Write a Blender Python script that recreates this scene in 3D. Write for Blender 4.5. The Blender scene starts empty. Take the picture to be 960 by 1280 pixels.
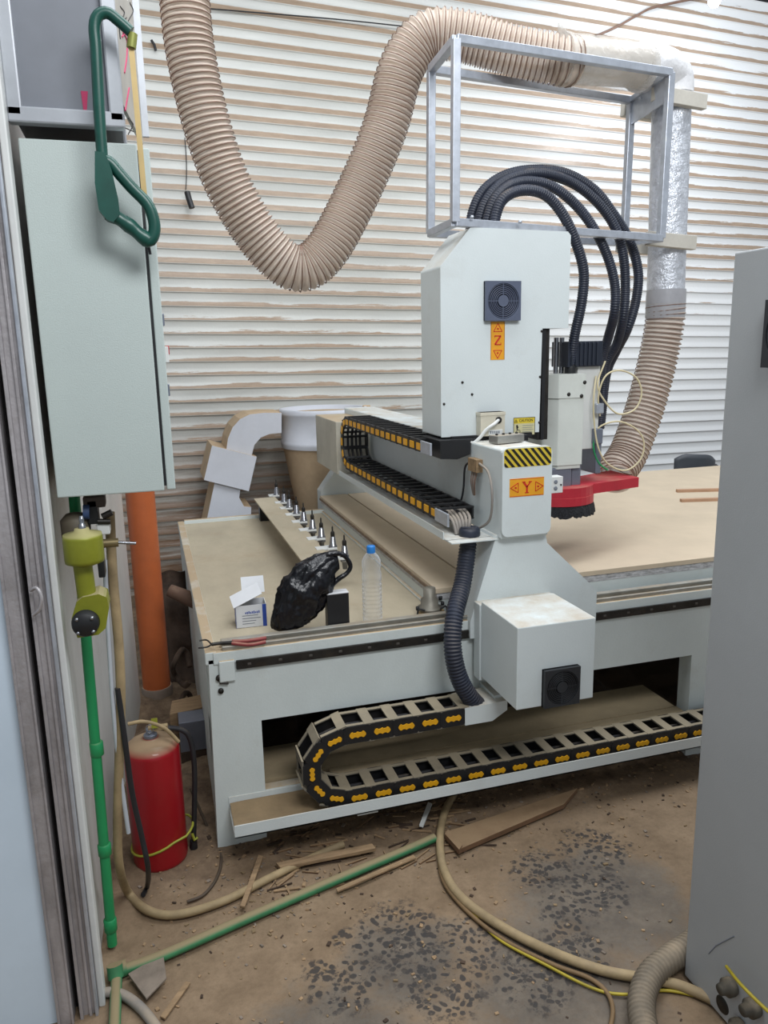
import bpy, math, random
from mathutils import Vector, Matrix, noise as mn
random.seed(7)
sc = bpy.context.scene
col = sc.collection
PI = math.pi

# ------------------------------------------------------------------ camera
F = 965.0
CAM = Vector((0, 0, 1.63))
def nrm(v): return Vector(v).normalized()
_d = nrm((97, 4560, F))
_x = Vector((3270, -271, F)).normalized(); _x = (_x - _d*_x.dot(_d)).normalized()
_u = -_d
_y = _x.cross(_d) if _x.cross(_d).z > 0 else _d.cross(_x)
def P(u, v, x=None, y=None, z=None):
    """point of the place seen in direction (u, v) at a known real coordinate"""
    c = Vector(((u-480)/F, (v-640)/F, 1.0))
    r = Vector((_x.dot(c), _y.dot(c), _u.dot(c)))
    if x is not None: t = x/r.x
    elif y is not None: t = y/r.y
    else: t = (z-CAM.z)/r.z
    return CAM + r*t
cd = bpy.data.cameras.new('camera'); cam = bpy.data.objects.new('camera', cd); col.objects.link(cam)
right = Vector((_x.x, _y.x, _u.x)); upv = -Vector((_x.y, _y.y, _u.y)); back = -Vector((_x.z, _y.z, _u.z))
m = Matrix((right, upv, back)).transposed().to_4x4(); m.translation = CAM
cam.matrix_world = m
cd.sensor_fit = 'HORIZONTAL'; cd.sensor_width = 36; cd.lens = F/960*36
cd.clip_start = 0.05; cd.clip_end = 60
sc.camera = cam
# ------------------------------------------------------------------ light
w = bpy.data.worlds.new('world'); sc.world = w; w.use_nodes = True
w.node_tree.nodes['Background'].inputs[0].default_value = (0.86, 0.93, 1.0, 1)
w.node_tree.nodes['Background'].inputs[1].default_value = 0.42
def area(name, loc, tgt, sx, sy, power, colr):
    l = bpy.data.lights.new(name, 'AREA'); l.shape = 'RECTANGLE'; l.size = sx; l.size_y = sy; l.energy = power; l.color = colr
    o = bpy.data.objects.new(name, l); col.objects.link(o); o.location = loc
    o.rotation_euler = (Vector(tgt)-Vector(loc)).to_track_quat('-Z', 'Y').to_euler()
    return o
area('roof_skylight', (1.9, 2.5, 4.6), (1.8, 3.1, 0), 6.5, 1.6, 190, (0.93, 0.965, 1.0))
area('camera_side_fill', (0.9, -0.2, 3.5), (1.0, 3.4, 1.6), 1.6, .8, 75, (0.96, 0.98, 1.0))  # unseen fill light added on the camera side to brighten faces towards it
sc.view_settings.view_transform = 'Standard'; sc.view_settings.look = 'None'
sc.view_settings.gamma = 1; sc.view_settings.use_curve_mapping = False
sc.view_settings.exposure = 0.0

# ------------------------------------------------------------------ materials
def L(r, g, b):
    f = lambda c: (c/255/12.92) if c/255 <= .04045 else ((c/255+.055)/1.055)**2.4
    return (f(r), f(g), f(b), 1)
class NT:
    def __init__(s, name):
        s.m = bpy.data.materials.new(name); s.m.use_nodes = True; s.t = s.m.node_tree
        s.b = s.t.nodes['Principled BSDF']
    def n(s, typ, **kw):
        o = s.t.nodes.new(typ)
        for k, v in kw.items():
            if k.startswith('i_'):
                key = k[2:].replace('_', ' ')
                o.inputs[key].default_value = v
            else: setattr(o, k, v)
        return o
    def l(s, a, b): s.t.links.new(a, b)
    def coord(s): 
        if not hasattr(s, '_c'): s._c = s.n('ShaderNodeTexCoord').outputs['Object']
        return s._c
    def noise(s, scale, detail=4, rough=.6, vec=None, stretch=None):
        o = s.n('ShaderNodeTexNoise'); o.inputs['Scale'].default_value = scale; o.inputs['Detail'].default_value = detail; o.inputs['Roughness'].default_value = rough
        v = vec or s.coord()
        if stretch:
            mp = s.n('ShaderNodeMapping'); mp.inputs['Scale'].default_value = stretch; s.l(v, mp.inputs[0]); v = mp.outputs[0]
        s.l(v, o.inputs['Vector']); return o.outputs['Fac']
    def ramp(s, fac, a, b):
        o = s.n('ShaderNodeMapRange'); o.inputs[1].default_value = a; o.inputs[2].default_value = b; s.l(fac, o.inputs[0]); return o.outputs[0]
    def math(s, op, a, b=None):
        o = s.n('ShaderNodeMath', operation=op)
        for i, v in enumerate((a, b)):
            if v is None: continue
            if isinstance(v, (int, float)): o.inputs[i].default_value = v
            else: s.l(v, o.inputs[i])
        return o.outputs[0]
    def mix(s, fac, a, b):
        o = s.n('ShaderNodeMix', data_type='RGBA')
        if isinstance(fac, (int, float)): o.inputs[0].default_value = fac
        else: s.l(fac, o.inputs[0])
        for i, v in ((6, a), (7, b)):
            if isinstance(v, tuple): o.inputs[i].default_value = v
            else: s.l(v, o.inputs[i])
        return o.outputs[2]
    def bump(s, h, strength, dist=.01):
        o = s.n('ShaderNodeBump'); o.inputs['Strength'].default_value = strength; o.inputs['Distance'].default_value = dist
        s.l(h, o.inputs['Height']); s.l(o.outputs[0], s.b.inputs['Normal'])
    def up(s):
        g = s.n('ShaderNodeNewGeometry'); sp = s.n('ShaderNodeSeparateXYZ'); s.l(g.outputs['Normal'], sp.inputs[0]); return sp.outputs[2]
MATS = {}
DUST = L(176, 156, 128)
def mat(name, rgb, rough=.5, metal=0.0, var=.06, scale=9, dust=0.0, stain=0.0, bump=0.0, bscale=60, stretch=None, coat=0, alpha=1, trans=0, emit=0, stain_rgb=(96, 78, 58), spec=None, dustrgb=None):
    if name in MATS: return MATS[name]
    t = NT(name); b = t.b; c = L(*rgb)
    lo = tuple(max(0, x*(1-var*2)) for x in c[:3])+(1,); hi = tuple(min(1, x*(1+var*1.5)) for x in c[:3])+(1,)
    fac = t.ramp(t.noise(scale, 5, .65, stretch=stretch), .3, .7)
    out = t.mix(fac, lo, hi)
    if stain:
        s1 = t.ramp(t.noise(scale*.6+1.7, 7, .72), .58-.1*stain, .75)
        s1 = t.math('MULTIPLY', s1, min(1, stain))
        out = t.mix(s1, out, L(*stain_rgb))
    if dust:
        u = t.ramp(t.up(), .35, .85)
        nn = t.ramp(t.noise(5, 6, .7), .62-.5*dust, .78-.3*dust)
        out = t.mix(t.math('MULTIPLY', t.math('MULTIPLY', u, nn), min(1, dust*1.2)), out, L(*dustrgb) if dustrgb else DUST)
        t.l(t.ramp(t.up(), .2, 1.4), b.inputs['Roughness'])
        r = t.n('ShaderNodeMapRange'); r.inputs[1].default_value = .3; r.inputs[2].default_value = .9; r.inputs[3].default_value = rough; r.inputs[4].default_value = max(rough, .8)
        t.l(t.up(), r.inputs[0]); t.l(r.outputs[0], b.inputs['Roughness'])
    else: b.inputs['Roughness'].default_value = rough
    t.l(out, b.inputs['Base Color'])
    b.inputs['Metallic'].default_value = metal
    if coat: b.inputs['Coat Weight'].default_value = coat
    if alpha < 1: b.inputs['Alpha'].default_value = alpha
    if trans: b.inputs['Transmission Weight'].default_value = trans; b.inputs['IOR'].default_value = 1.33
    if spec is not None: b.inputs['Specular IOR Level'].default_value = spec
    if emit:
        b.inputs['Emission Color'].default_value = (1, 1, 1, 1); b.inputs['Emission Strength'].default_value = emit
    if bump: t.bump(t.noise(bscale, 4, .6), bump)
    MATS[name] = t.m
    return t.m

paint = mat('machine_paint', (209, 217, 218), .42, var=.02, scale=3, dust=.55, stain=.16, stain_rgb=(150, 140, 120), bump=.06, bscale=180)
paintdusty = mat('dusty_frame_paint', (206, 214, 213), .5, var=.035, scale=3, dust=1.0, stain=.25, stain_rgb=(150, 136, 112), bump=.08, bscale=120)
cabpaint = mat('cabinet_paint', (186, 197, 194), .38, var=.02, scale=2, bump=.15, bscale=350, stain=.05, stain_rgb=(150, 150, 140))
greypaint = mat('grey_cabinet_paint', (164, 167, 169), .45, var=.03, scale=2, bump=.08, bscale=300, stain=.08, stain_rgb=(120, 120, 118))
black = mat('black_plastic', (26, 27, 30), .45, var=.1, dust=.15)
chainblack = mat('chain_black_plastic', (24, 25, 28), .5, var=.12, dust=.0)
chaindust = mat('dusty_chain_plastic', (112, 106, 94), .8, var=.12, scale=30, dust=.9, dustrgb=(150, 138, 116))
yellow = mat('yellow_plastic', (224, 164, 24), .5, var=.05)
bluegrey = mat('navy_corrugated_plastic', (37, 43, 58), .42, var=.12, dust=.25)
steel = mat('galvanised_steel', (184, 190, 200), .34, .5, var=.08, scale=25)
alu = mat('aluminium_rail', (170, 170, 165), .35, .8, var=.1, scale=18, dust=.5)
darksteel = mat('dark_rail_steel', (52, 50, 48), .45, .6, var=.2, scale=20, stain=.3)
chrome = mat('ground_steel', (150, 152, 158), .25, .9, var=.12, scale=20)
tan = mat('dusty_board', (176, 165, 143), .85, var=.09, scale=3.2, stain=.3, stain_rgb=(150, 122, 88), bump=.15, bscale=70, stretch=(1, .5, 1))
mdf = mat('spoilboard_mdf', (196, 180, 157), .85, var=.04, scale=4, stain=.12, stain_rgb=(170, 142, 112), bump=.08, bscale=90)
mdfedge = mat('layered_board_edge', (128, 110, 92), .9, var=.25, scale=40, stretch=(1, 1, 6), bump=.5, bscale=50)
whiteedge = mat('flaking_white_edge', (190, 190, 192), .8, var=.25, scale=35, stretch=(1, 1, 4), stain=.5, bump=.4, bscale=60)
traydust = mat('dust_filled_tray', (134, 114, 86), .95, var=.12, scale=6, bump=.3, bscale=45)
navy = mat('servo_motor_black', (40, 46, 58), .4, .2, var=.08)
lightpaint = mat('spindle_paint', (206, 210, 204), .4, var=.03, stain=.15, stain_rgb=(140, 132, 116))
greymetal = mat('spindle_grey_metal', (126, 132, 146), .35, .5, var=.06)
redp = mat('red_painted_shoe', (176, 36, 52), .45, var=.06, dust=.35)
bristle = mat('black_bristle', (30, 32, 36), .9, var=.4, scale=120, bump=1, bscale=200)
whitepl = mat('white_plastic', (216, 218, 216), .45, var=.03, stain=.1)
beige = mat('beige_socket_plastic', (206, 200, 182), .5, var=.04, stain=.2)
orange = mat('orange_sign_vinyl', (228, 160, 36), .45, var=.05)
sred = mat('red_sign_ink', (196, 44, 28), .5, var=.05)
sblack = mat('black_sign_ink', (24, 22, 20), .5, var=.05)
syell = mat('yellow_sign_vinyl', (214, 190, 60), .45, var=.06, stain=.15)
cream = mat('cream_tube', (208, 196, 160), .4, var=.05)
wood = mat('pale_scrap_wood', (150, 124, 94), .85, var=.18, scale=14, stretch=(1, 6, 6), bump=.2, bscale=60, dust=.4, dustrgb=(150, 126, 96))
darkwood = mat('brown_board', (112, 84, 60), .85, var=.15, scale=12, stretch=(1, 6, 6), dust=.95, dustrgb=(140, 116, 88))
white = mat('white_sheet_metal', (205, 208, 216), .5, var=.04, stain=.15, stain_rgb=(160, 142, 116), scale=4)
dustcone = mat('dust_coated_metal', (186, 162, 132), .75, var=.1, scale=4, stain=.35, stain_rgb=(150, 122, 92))
glassy = mat('clear_bottle_plastic', (225, 232, 236), .06, var=0, alpha=.2, spec=1.0)
bluecap = mat('blue_cap', (36, 120, 196), .4, var=.03)
paper = mat('white_card', (214, 216, 220), .6, var=.03)
bluei = mat('blue_print', (44, 74, 160), .5, var=.05)
greypr = mat('grey_print', (120, 126, 136), .6, var=.05)
inner = mat('brown_card_inside', (92, 84, 62), .9, var=.1)
red = mat('extinguisher_red', (152, 8, 24), .38, var=.05, scale=5, dust=1.2, dustrgb=(150, 126, 98), coat=.2)
pvc = mat('orange_pvc', (186, 98, 54), .42, var=.08, scale=5, stain=.35, stain_rgb=(170, 100, 66))
greenp = mat('green_pipe_plastic', (34, 146, 88), .4, var=.05, dust=.35)
greendust = mat('dusty_green_pipe', (62, 128, 86), .6, var=.12, dust=1.3, dustrgb=(142, 128, 96), scale=12)
creamh = mat('cream_hose_rubber', (158, 138, 104), .65, var=.14, scale=14, stain=.3, dust=.3)
blackh = mat('black_rubber', (34, 34, 38), .55, var=.1, dust=.25)
greyh = mat('grey_conduit', (138, 132, 126), .6, var=.08, dust=.5)
sawg = mat('saw_green_plastic', (18, 74, 64), .35, var=.12, scale=14)
olive = mat('olive_metallic_paint', (136, 140, 40), .38, .2, var=.08, dust=1.5, dustrgb=(176, 166, 122))
jamb = mat('jamb_steel', (172, 168, 170), .4, .3, var=.16, scale=6, stain=.55, stain_rgb=(96, 84, 74), stretch=(3, 3, .6), bump=.2)
jambdark = mat('jamb_gap', (34, 30, 32), .8, var=.4, scale=20)
bluewall = mat('pale_blue_panel', (208, 224, 238), .5, var=.03, scale=2, stain=.08, stain_rgb=(150, 160, 168))
wallpl = mat('white_wall_paint', (196, 194, 190), .65, var=.05, scale=3, stain=.4, stain_rgb=(150, 136, 112), stretch=(2, 2, .7))
panelgrey = mat('dark_grey_panel', (116, 120, 128), .5, var=.04)
framegrey = mat('frame_grey', (168, 172, 178), .4, .3, var=.06)
board = mat('scribbled_board', (170, 166, 158), .6, var=.05, stain=.3)
yblade = mat('yellow_saw_blade', (186, 162, 110), .45, .2, var=.08)
chairm = mat('dark_grey_chair_plastic', (72, 76, 82), .5, var=.05)
foil = mat('foil_wrap', (214, 218, 226), .28, .4, var=.12, scale=30, bump=.9, bscale=45)
film = mat('clear_plastic_film', (216, 212, 204), .2, var=.05, alpha=.38, bump=1, bscale=26)
bagm = mat('black_bag_plastic', (14, 15, 22), .24, var=.2, bump=.45, bscale=38)
yellowtape = mat('yellow_green_tie', (150, 152, 52), .5, var=.05)
pinkm = mat('pink_marker_ink', (186, 50, 96), .6, var=.05)
junk = mat('dark_brown_junk', (70, 55, 44), .9, var=.25, scale=12, bump=.4, bscale=30)
stone = mat('grey_scrap', (128, 116, 104), .9, var=.15, scale=14, bump=.3, bscale=40)

def hose_material():
    t = NT('clear_duct_film'); b = t.b
    fac = t.ramp(t.noise(3, 5, .6), .3, .7)
    t.l(t.mix(fac, L(206, 188, 172), L(228, 214, 200)), b.inputs['Base Color'])
    b.inputs['Roughness'].default_value = .35; b.inputs['Alpha'].default_value = .72
    b.inputs['Subsurface Weight'].default_value = 0
    return t.m
hosefilm = hose_material()
def clear_material():
    t = NT('clear_bottle_plastic'); b = t.b
    lw = t.n('ShaderNodeLayerWeight'); lw.inputs[0].default_value = .35
    b.inputs['Base Color'].default_value = (.75, .8, .84, 1); b.inputs['Roughness'].default_value = .08; b.inputs['Specular IOR Level'].default_value = .9
    r = t.n('ShaderNodeMapRange'); r.inputs[3].default_value = .06; r.inputs[4].default_value = .75; t.l(lw.outputs['Facing'], r.inputs[0]); t.l(r.outputs[0], b.inputs['Alpha'])
    return t.m
glassy = clear_material()
wire = mat('brown_spiral_wire', (120, 94, 80), .5, var=.12)

def back_wall_material(pitch):
    t = NT('corrugated_white_sheet'); b = t.b
    g = t.n('ShaderNodeNewGeometry'); sp = t.n('ShaderNodeSeparateXYZ'); t.l(g.outputs['Position'], sp.inputs[0])
    X, Z = sp.outputs[0], sp.outputs[2]
    base = t.mix(t.ramp(t.noise(1.5, 5, .6, stretch=(.5, 1, 4)), .3, .7), L(184, 185, 180), L(214, 215, 210))
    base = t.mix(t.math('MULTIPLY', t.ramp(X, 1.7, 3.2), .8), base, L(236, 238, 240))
    # position across each rib, 0 at the lip
    ph = t.math('FRACT', t.math('DIVIDE', t.math('ADD', t.math('ADD', Z, t.math('MULTIPLY', X, .0175)), .15), pitch))
    edge = t.noise(14, 5, .75, stretch=(.5, 1, 3)); n1 = t.noise(3.5, 6, .75, stretch=(.35, 1, 6)); n2 = t.noise(.9, 3, .5)
    # dust settled on the ledge of each rib, thinner to the right and patchy lower down
    hi = t.ramp(Z, 1.75, 2.3)
    right_ = t.ramp(X, 1.7, 3.6)
    amt = t.math('ADD', t.math('ADD', t.math('MULTIPLY', n1, .75), t.math('MULTIPLY', n2, .35)), t.math('MULTIPLY', hi, .22))
    amt = t.math('SUBTRACT', amt, t.math('MULTIPLY', right_, t.math('SUBTRACT', .27, t.math('MULTIPLY', hi, .13))))
    wd = t.math('MULTIPLY', t.ramp(amt, .38, .66), .42)
    wd = t.math('ADD', wd, t.math('MULTIPLY', t.math('SUBTRACT', edge, .5), .16))
    d = t.math('MULTIPLY', t.ramp(t.math('SUBTRACT', wd, ph), 0, .05), t.ramp(ph, .0, .03))
    d = t.math('MULTIPLY', d, .9)
    base = t.mix(d, base, t.mix(t.ramp(edge, .3, .7), L(138, 114, 90), L(170, 144, 118)))
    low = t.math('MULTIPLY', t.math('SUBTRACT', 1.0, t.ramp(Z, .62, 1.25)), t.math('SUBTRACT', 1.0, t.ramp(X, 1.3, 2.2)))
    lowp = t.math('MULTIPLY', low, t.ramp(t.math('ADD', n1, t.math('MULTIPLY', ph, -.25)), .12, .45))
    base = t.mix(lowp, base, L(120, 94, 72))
    t.l(base, b.inputs['Base Color']); b.inputs['Roughness'].default_value = .36
    t.bump(t.noise(40, 3, .5), .1)
    return t.m

def floor_material():
    t = NT('dusty_concrete'); b = t.b
    c = t.coord()
    big = t.noise(1.3, 6, .65); mid = t.noise(7, 8, .7); fine = t.noise(60, 4, .7)
    conc = t.mix(t.ramp(mid, .35, .68), L(84, 77, 70), L(118, 107, 94))
    dust = t.mix(t.ramp(mid, .3, .7), L(116, 96, 74), L(150, 128, 103))
    # sawdust cover, thinner in the walked area
    blobs = None
    for (x, y, r) in ((1.2, 1.75, .36), (.55, 1.72, .24), (.3, 1.5, .3), (.9, 1.5, .35)):
        d = t.n('ShaderNodeVectorMath', operation='DISTANCE'); t.l(c, d.inputs[0]); d.inputs[1].default_value = (x, y, 0)
        v = t.ramp(d.outputs['Value'], r*1.15, r*.35)
        blobs = v if blobs is None else t.math('MAXIMUM', blobs, v)
    cov = t.ramp(t.math('ADD', t.math('MULTIPLY', blobs, .34), t.math('ADD', t.math('MULTIPLY', mid, .6), t.math('MULTIPLY', big, .3))), .58, .74)
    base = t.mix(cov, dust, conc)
    # black oily footprints and spots
    vor = t.n('ShaderNodeTexVoronoi'); vor.inputs['Scale'].default_value = 50; vor.inputs['Randomness'].default_value = 1
    nz = t.n('ShaderNodeTexNoise'); nz.inputs['Scale'].default_value = 12; t.l(c, nz.inputs['Vector'])
    mx = t.n('ShaderNodeMix', data_type='RGBA'); mx.inputs[0].default_value = .05; t.l(c, mx.inputs[6]); t.l(nz.outputs['Color'], mx.inputs[7]); t.l(mx.outputs[2], vor.inputs['Vector'])
    spot = t.math('MAXIMUM', t.ramp(t.math('ADD', vor.outputs['Distance'], t.math('MULTIPLY', t.noise(90, 3, .7), .35)), .66, .54), t.ramp(t.noise(21, 7, .8), .53, .60))
    zone = None
    for (x, y, r) in ((.56, 1.80, .17), (.72, 1.72, .13), (.37, 1.70, .13), (.42, 1.84, .06), (.62, 1.62, .15), (1.08, 1.93, .12), (1.2, 1.80, .12), (1.06, 1.74, .1), (1.3, 1.98, .14), (.85, 1.55, .12), (1.0, 1.6, .12)):
        d = t.n('ShaderNodeVectorMath', operation='DISTANCE'); t.l(c, d.inputs[0]); d.inputs[1].default_value = (x, y, 0)
        v = t.ramp(d.outputs['Value'], r*1.25, r*.3)
        zone = v if zone is None else t.math('MAXIMUM', zone, v)
    zn = t.ramp(t.math('ADD', zone, t.math('MULTIPLY', t.noise(15, 7, .75), 1.3)), .98, 1.22)
    k = t.math('MULTIPLY', t.math('MULTIPLY', spot, zn), .9)
    base = t.mix(k, base, L(50, 48, 48))
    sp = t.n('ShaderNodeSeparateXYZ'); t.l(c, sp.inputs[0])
    shade_litter = t.math('MAXIMUM', t.math('MULTIPLY', t.ramp(sp.outputs[1], 2.38, 2.5), t.ramp(sp.outputs[0], .1, .2)), t.math('MULTIPLY', t.ramp(t.math('ADD', sp.outputs[1], t.math('MULTIPLY', t.math('SUBTRACT', mid, .5), .5)), 2.12, 2.36), t.ramp(t.noise(9, 6, .75), .36, .62)))  # shade under the bed painted into the floor colour, plus brown dirt in front
    base = t.mix(t.math('MULTIPLY', shade_litter, .8), base, L(66, 50, 39))
    base = t.mix(t.math('MULTIPLY', t.ramp(fine, .45, .75), .35), base, L(92, 74, 56))
    t.l(base, b.inputs['Base Color']); b.inputs['Roughness'].default_value = .85
    t.bump(t.math('ADD', t.math('MULTIPLY', fine, .35), mid), .35, .015)
    return t.m

# ------------------------------------------------------------------ mesh building
class MB:
    def __init__(s): s.v = []; s.f = []; s.mi = []; s.sm = []; s.mats = []
    def m(s, mt):
        if mt not in s.mats: s.mats.append(mt)
        return s.mats.index(mt)
    def add(s, vs, fs, mt, smooth=False, M=None):
        o = len(s.v); i = s.m(mt)
        for v in vs:
            v = Vector(v); s.v.append(M @ v if M else v)
        for f in fs: s.f.append([o+k for k in f]); s.mi.append(i); s.sm.append(smooth)
        return s
    def box(s, a, b, mt, M=None):
        x0, y0, z0 = [min(a[i], b[i]) for i in range(3)]; x1, y1, z1 = [max(a[i], b[i]) for i in range(3)]
        vs = [(x0,y0,z0),(x1,y0,z0),(x1,y1,z0),(x0,y1,z0),(x0,y0,z1),(x1,y0,z1),(x1,y1,z1),(x0,y1,z1)]
        return s.add(vs, [(0,3,2,1),(4,5,6,7),(0,1,5,4),(1,2,6,5),(2,3,7,6),(3,0,4,7)], mt, False, M)
    def cbox(s, c, d, mt, M=None):
        return s.box([c[i]-d[i]/2 for i in range(3)], [c[i]+d[i]/2 for i in range(3)], mt, M)
    def hexa(s, near, far, mt):
        """near, far: 4 corners each"""
        vs = list(near)+list(far)
        return s.add(vs, [(0,1,2,3),(7,6,5,4),(0,4,5,1),(1,5,6,2),(2,6,7,3),(3,7,4,0)], mt)
    def bar(s, p, q, wd, h, mt, up=(0,0,1)):
        p = Vector(p); q = Vector(q); d = (q-p).normalized(); u = Vector(up); r = d.cross(u)
        if r.length < 1e-3: r = d.cross(Vector((0, 1, 0)))
        r.normalize(); u = r.cross(d).normalized()
        n = [p+r*a*wd/2+u*b*h/2 for a, b in ((-1,-1),(1,-1),(1,1),(-1,1))]
        f = [x+(q-p) for x in n]
        return s.hexa(n, f, mt)
    def prism(s, poly, axis, a, b, mt, smooth=False, capmat=None):
        """poly of 2-D points extruded along axis from a to b. axis 'y': poly=(x,z); 'x': (y,z); 'z': (x,y)"""
        def mk(p, t):
            if axis == 'y': return (p[0], t, p[1])
            if axis == 'x': return (t, p[0], p[1])
            return (p[0], p[1], t)
        n = len(poly); o = [mk(p, a) for p in poly]+[mk(p, b) for p in poly]
        s.add(o, [(i, (i+1)%n, n+(i+1)%n, n+i) for i in range(n)], mt, smooth)
        s.add([mk(p, a) for p in poly], [tuple(range(n))], capmat or mt)
        s.add([mk(p, b) for p in poly], [tuple(reversed(range(n)))], mt)
        return s
    def lathe(s, prof, mt, c=(0,0,0), n=32, M=None, axis='z'):
        vs = []; fs = []
        for r, z in prof:
            for k in range(n):
                a = 2*PI*k/n; v = Vector((r*math.cos(a), r*math.sin(a), z))
                if axis == 'y': v = Vector((v.x, v.z, v.y))
                if axis == 'x': v = Vector((v.z, v.x, v.y))
                vs.append(v+Vector(c))
        for i in range(len(prof)-1):
            for k in range(n):
                fs.append((i*n+k, i*n+(k+1)%n, (i+1)*n+(k+1)%n, (i+1)*n+k))
        s.add(vs, fs, mt, True, M)
        o = len(prof)-1
        if prof[0][0] > 1e-4: s.add([vs[k] for k in range(n)], [tuple(reversed(range(n)))], mt, False, M)
        if prof[-1][0] > 1e-4: s.add([vs[o*n+k] for k in range(n)], [tuple(range(n))], mt, False, M)
        return s
    def cyl(s, p, q, r, mt, n=20, r2=None):
        return s.tube([p, q], r, mt, n, rad=lambda i, t: r if i == 0 else (r2 or r))
    def tube(s, pts, r, mt, n=10, closed=False, rad=None, caps=True, squash=None):
        pts = [Vector(p) for p in pts]; N = len(pts); vs = []; fs = []
        t0 = (pts[1]-pts[0]).normalized(); u = t0.cross(Vector((0,0,1)))
        if u.length < 1e-2: u = t0.cross(Vector((1,0,0)))
        u.normalize()
        for i in range(N):
            if closed: t = (pts[(i+1)%N]-pts[i-1])
            else: t = pts[min(i+1, N-1)]-pts[max(i-1, 0)]
            t.normalize(); u = (u-t*u.dot(t)); u.normalize(); vv = t.cross(u)
            rr = rad(i, i/(N-1)) if rad else r
            for k in range(n):
                a = 2*PI*k/n; vs.append(pts[i]+u*math.cos(a)*rr+vv*math.sin(a)*rr)
        for i in range(N if closed else N-1):
            j = (i+1)%N
            for k in range(n): fs.append((i*n+k, i*n+(k+1)%n, j*n+(k+1)%n, j*n+k))
        s.add(vs, fs, mt, True)
        if not closed and caps:
            s.add([vs[k] for k in range(n)], [tuple(reversed(range(n)))], mt)
            s.add([vs[(N-1)*n+k] for k in range(n)], [tuple(range(n))], mt)
        return s
    def build(s, name, parent=None, origin=None, bevel=0, seg=2):
        # origin: world position of object base; children get the parent's
        if parent is not None: og = Vector(parent['_o'])
        elif origin is not None: og = Vector(origin)
        else:
            xs = [v.x for v in s.v]; ys = [v.y for v in s.v]; zs = [v.z for v in s.v]
            og = Vector(((min(xs)+max(xs))/2, (min(ys)+max(ys))/2, min(zs)))
        me = bpy.data.meshes.new(name); me.from_pydata([v-og for v in s.v], [], s.f); me.update()
        for mt in s.mats: me.materials.append(mt)
        for p, i, k in zip(me.polygons, s.mi, s.sm): p.material_index = i; p.use_smooth = k
        o = bpy.data.objects.new(name, me); col.objects.link(o)
        if parent is not None: o.parent = parent
        else: o.location = og
        o['_o'] = tuple(og)
        if bevel:
            b = o.modifiers.new('bevel', 'BEVEL'); b.width = bevel; b.segments = seg; b.limit_method = 'ANGLE'; b.angle_limit = math.radians(40)
        return o
def tag(o, label=None, cat=None, group=None, kind=None):
    if label: o['label'] = label
    if cat: o['category'] = cat
    if group: o['group'] = group
    if kind: o['kind'] = kind
    return o
def empty(name, loc, label, cat, group=None):
    o = bpy.data.objects.new(name, None); col.objects.link(o); o.location = loc; o['_o'] = tuple(loc); o.empty_display_size = .05
    return tag(o, label, cat, group)
def copy_tree(o, loc, rotz=0, label=None):
    c = o.copy(); col.objects.link(c); c.location = loc; c.rotation_euler = (0, 0, rotz)
    if label: c['label'] = label
    for ch in [x for x in bpy.data.objects if x.parent == o]:
        d = ch.copy(); col.objects.link(d); d.parent = c
    return c
def spline(pts, step):
    pts = [Vector(p) for p in pts]; P_ = [pts[0]*2-pts[1]]+pts+[pts[-1]*2-pts[-2]]; dense = []
    for i in range(1, len(P_)-2):
        a, b, c, d = P_[i-1:i+3]
        for k in range(24):
            t = k/24; dense.append(.5*((2*b)+(c-a)*t+(2*a-5*b+4*c-d)*t*t+(3*b-a-3*c+d)*t*t*t))
    dense.append(pts[-1]); out = [dense[0]]; acc = 0
    for i in range(1, len(dense)):
        a = dense[i-1]; seg = dense[i]-a; l = seg.length; pos = 0
        while acc+(l-pos) >= step and l > 0:
            pos += step-acc; out.append(a+seg*(pos/l)); acc = 0
        acc += l-pos
    return out
_txt = {}
def text(mb, s, c, h, mt, d=.001, plane='-y', depthdir=None, rot=0, sx=1.0):
    """flat raised lettering facing -Y (or +X), centred at c"""
    if s not in _txt:
        cu = bpy.data.curves.new('lettering', 'FONT'); cu.body = s; cu.size = 1; cu.extrude = .02; cu.align_x = 'CENTER'; cu.align_y = 'CENTER'
        o = bpy.data.objects.new('lettering', cu); col.objects.link(o)
        dg = bpy.context.evaluated_depsgraph_get(); me = bpy.data.meshes.new_from_object(o.evaluated_get(dg))
        _txt[s] = ([v.co.copy() for v in me.vertices], [tuple(p.vertices) for p in me.polygons])
        bpy.data.objects.remove(o); bpy.data.curves.remove(cu)
    vs, fs = _txt[s]; ca, sa = math.cos(rot), math.sin(rot); out = []
    for v in vs:
        a = (v.x*ca*sx-v.y*sa)*h; b = (v.x*sa*sx+v.y*ca)*h; e = v.z/.02*d
        if plane == '-y': out.append((c[0]+a, c[1]-e, c[2]+b))
        else: out.append((c[0]+e, c[1]+a, c[2]+b))
    mb.add(out, fs, mt)
def S(o): return tag(o, kind='structure')

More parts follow.
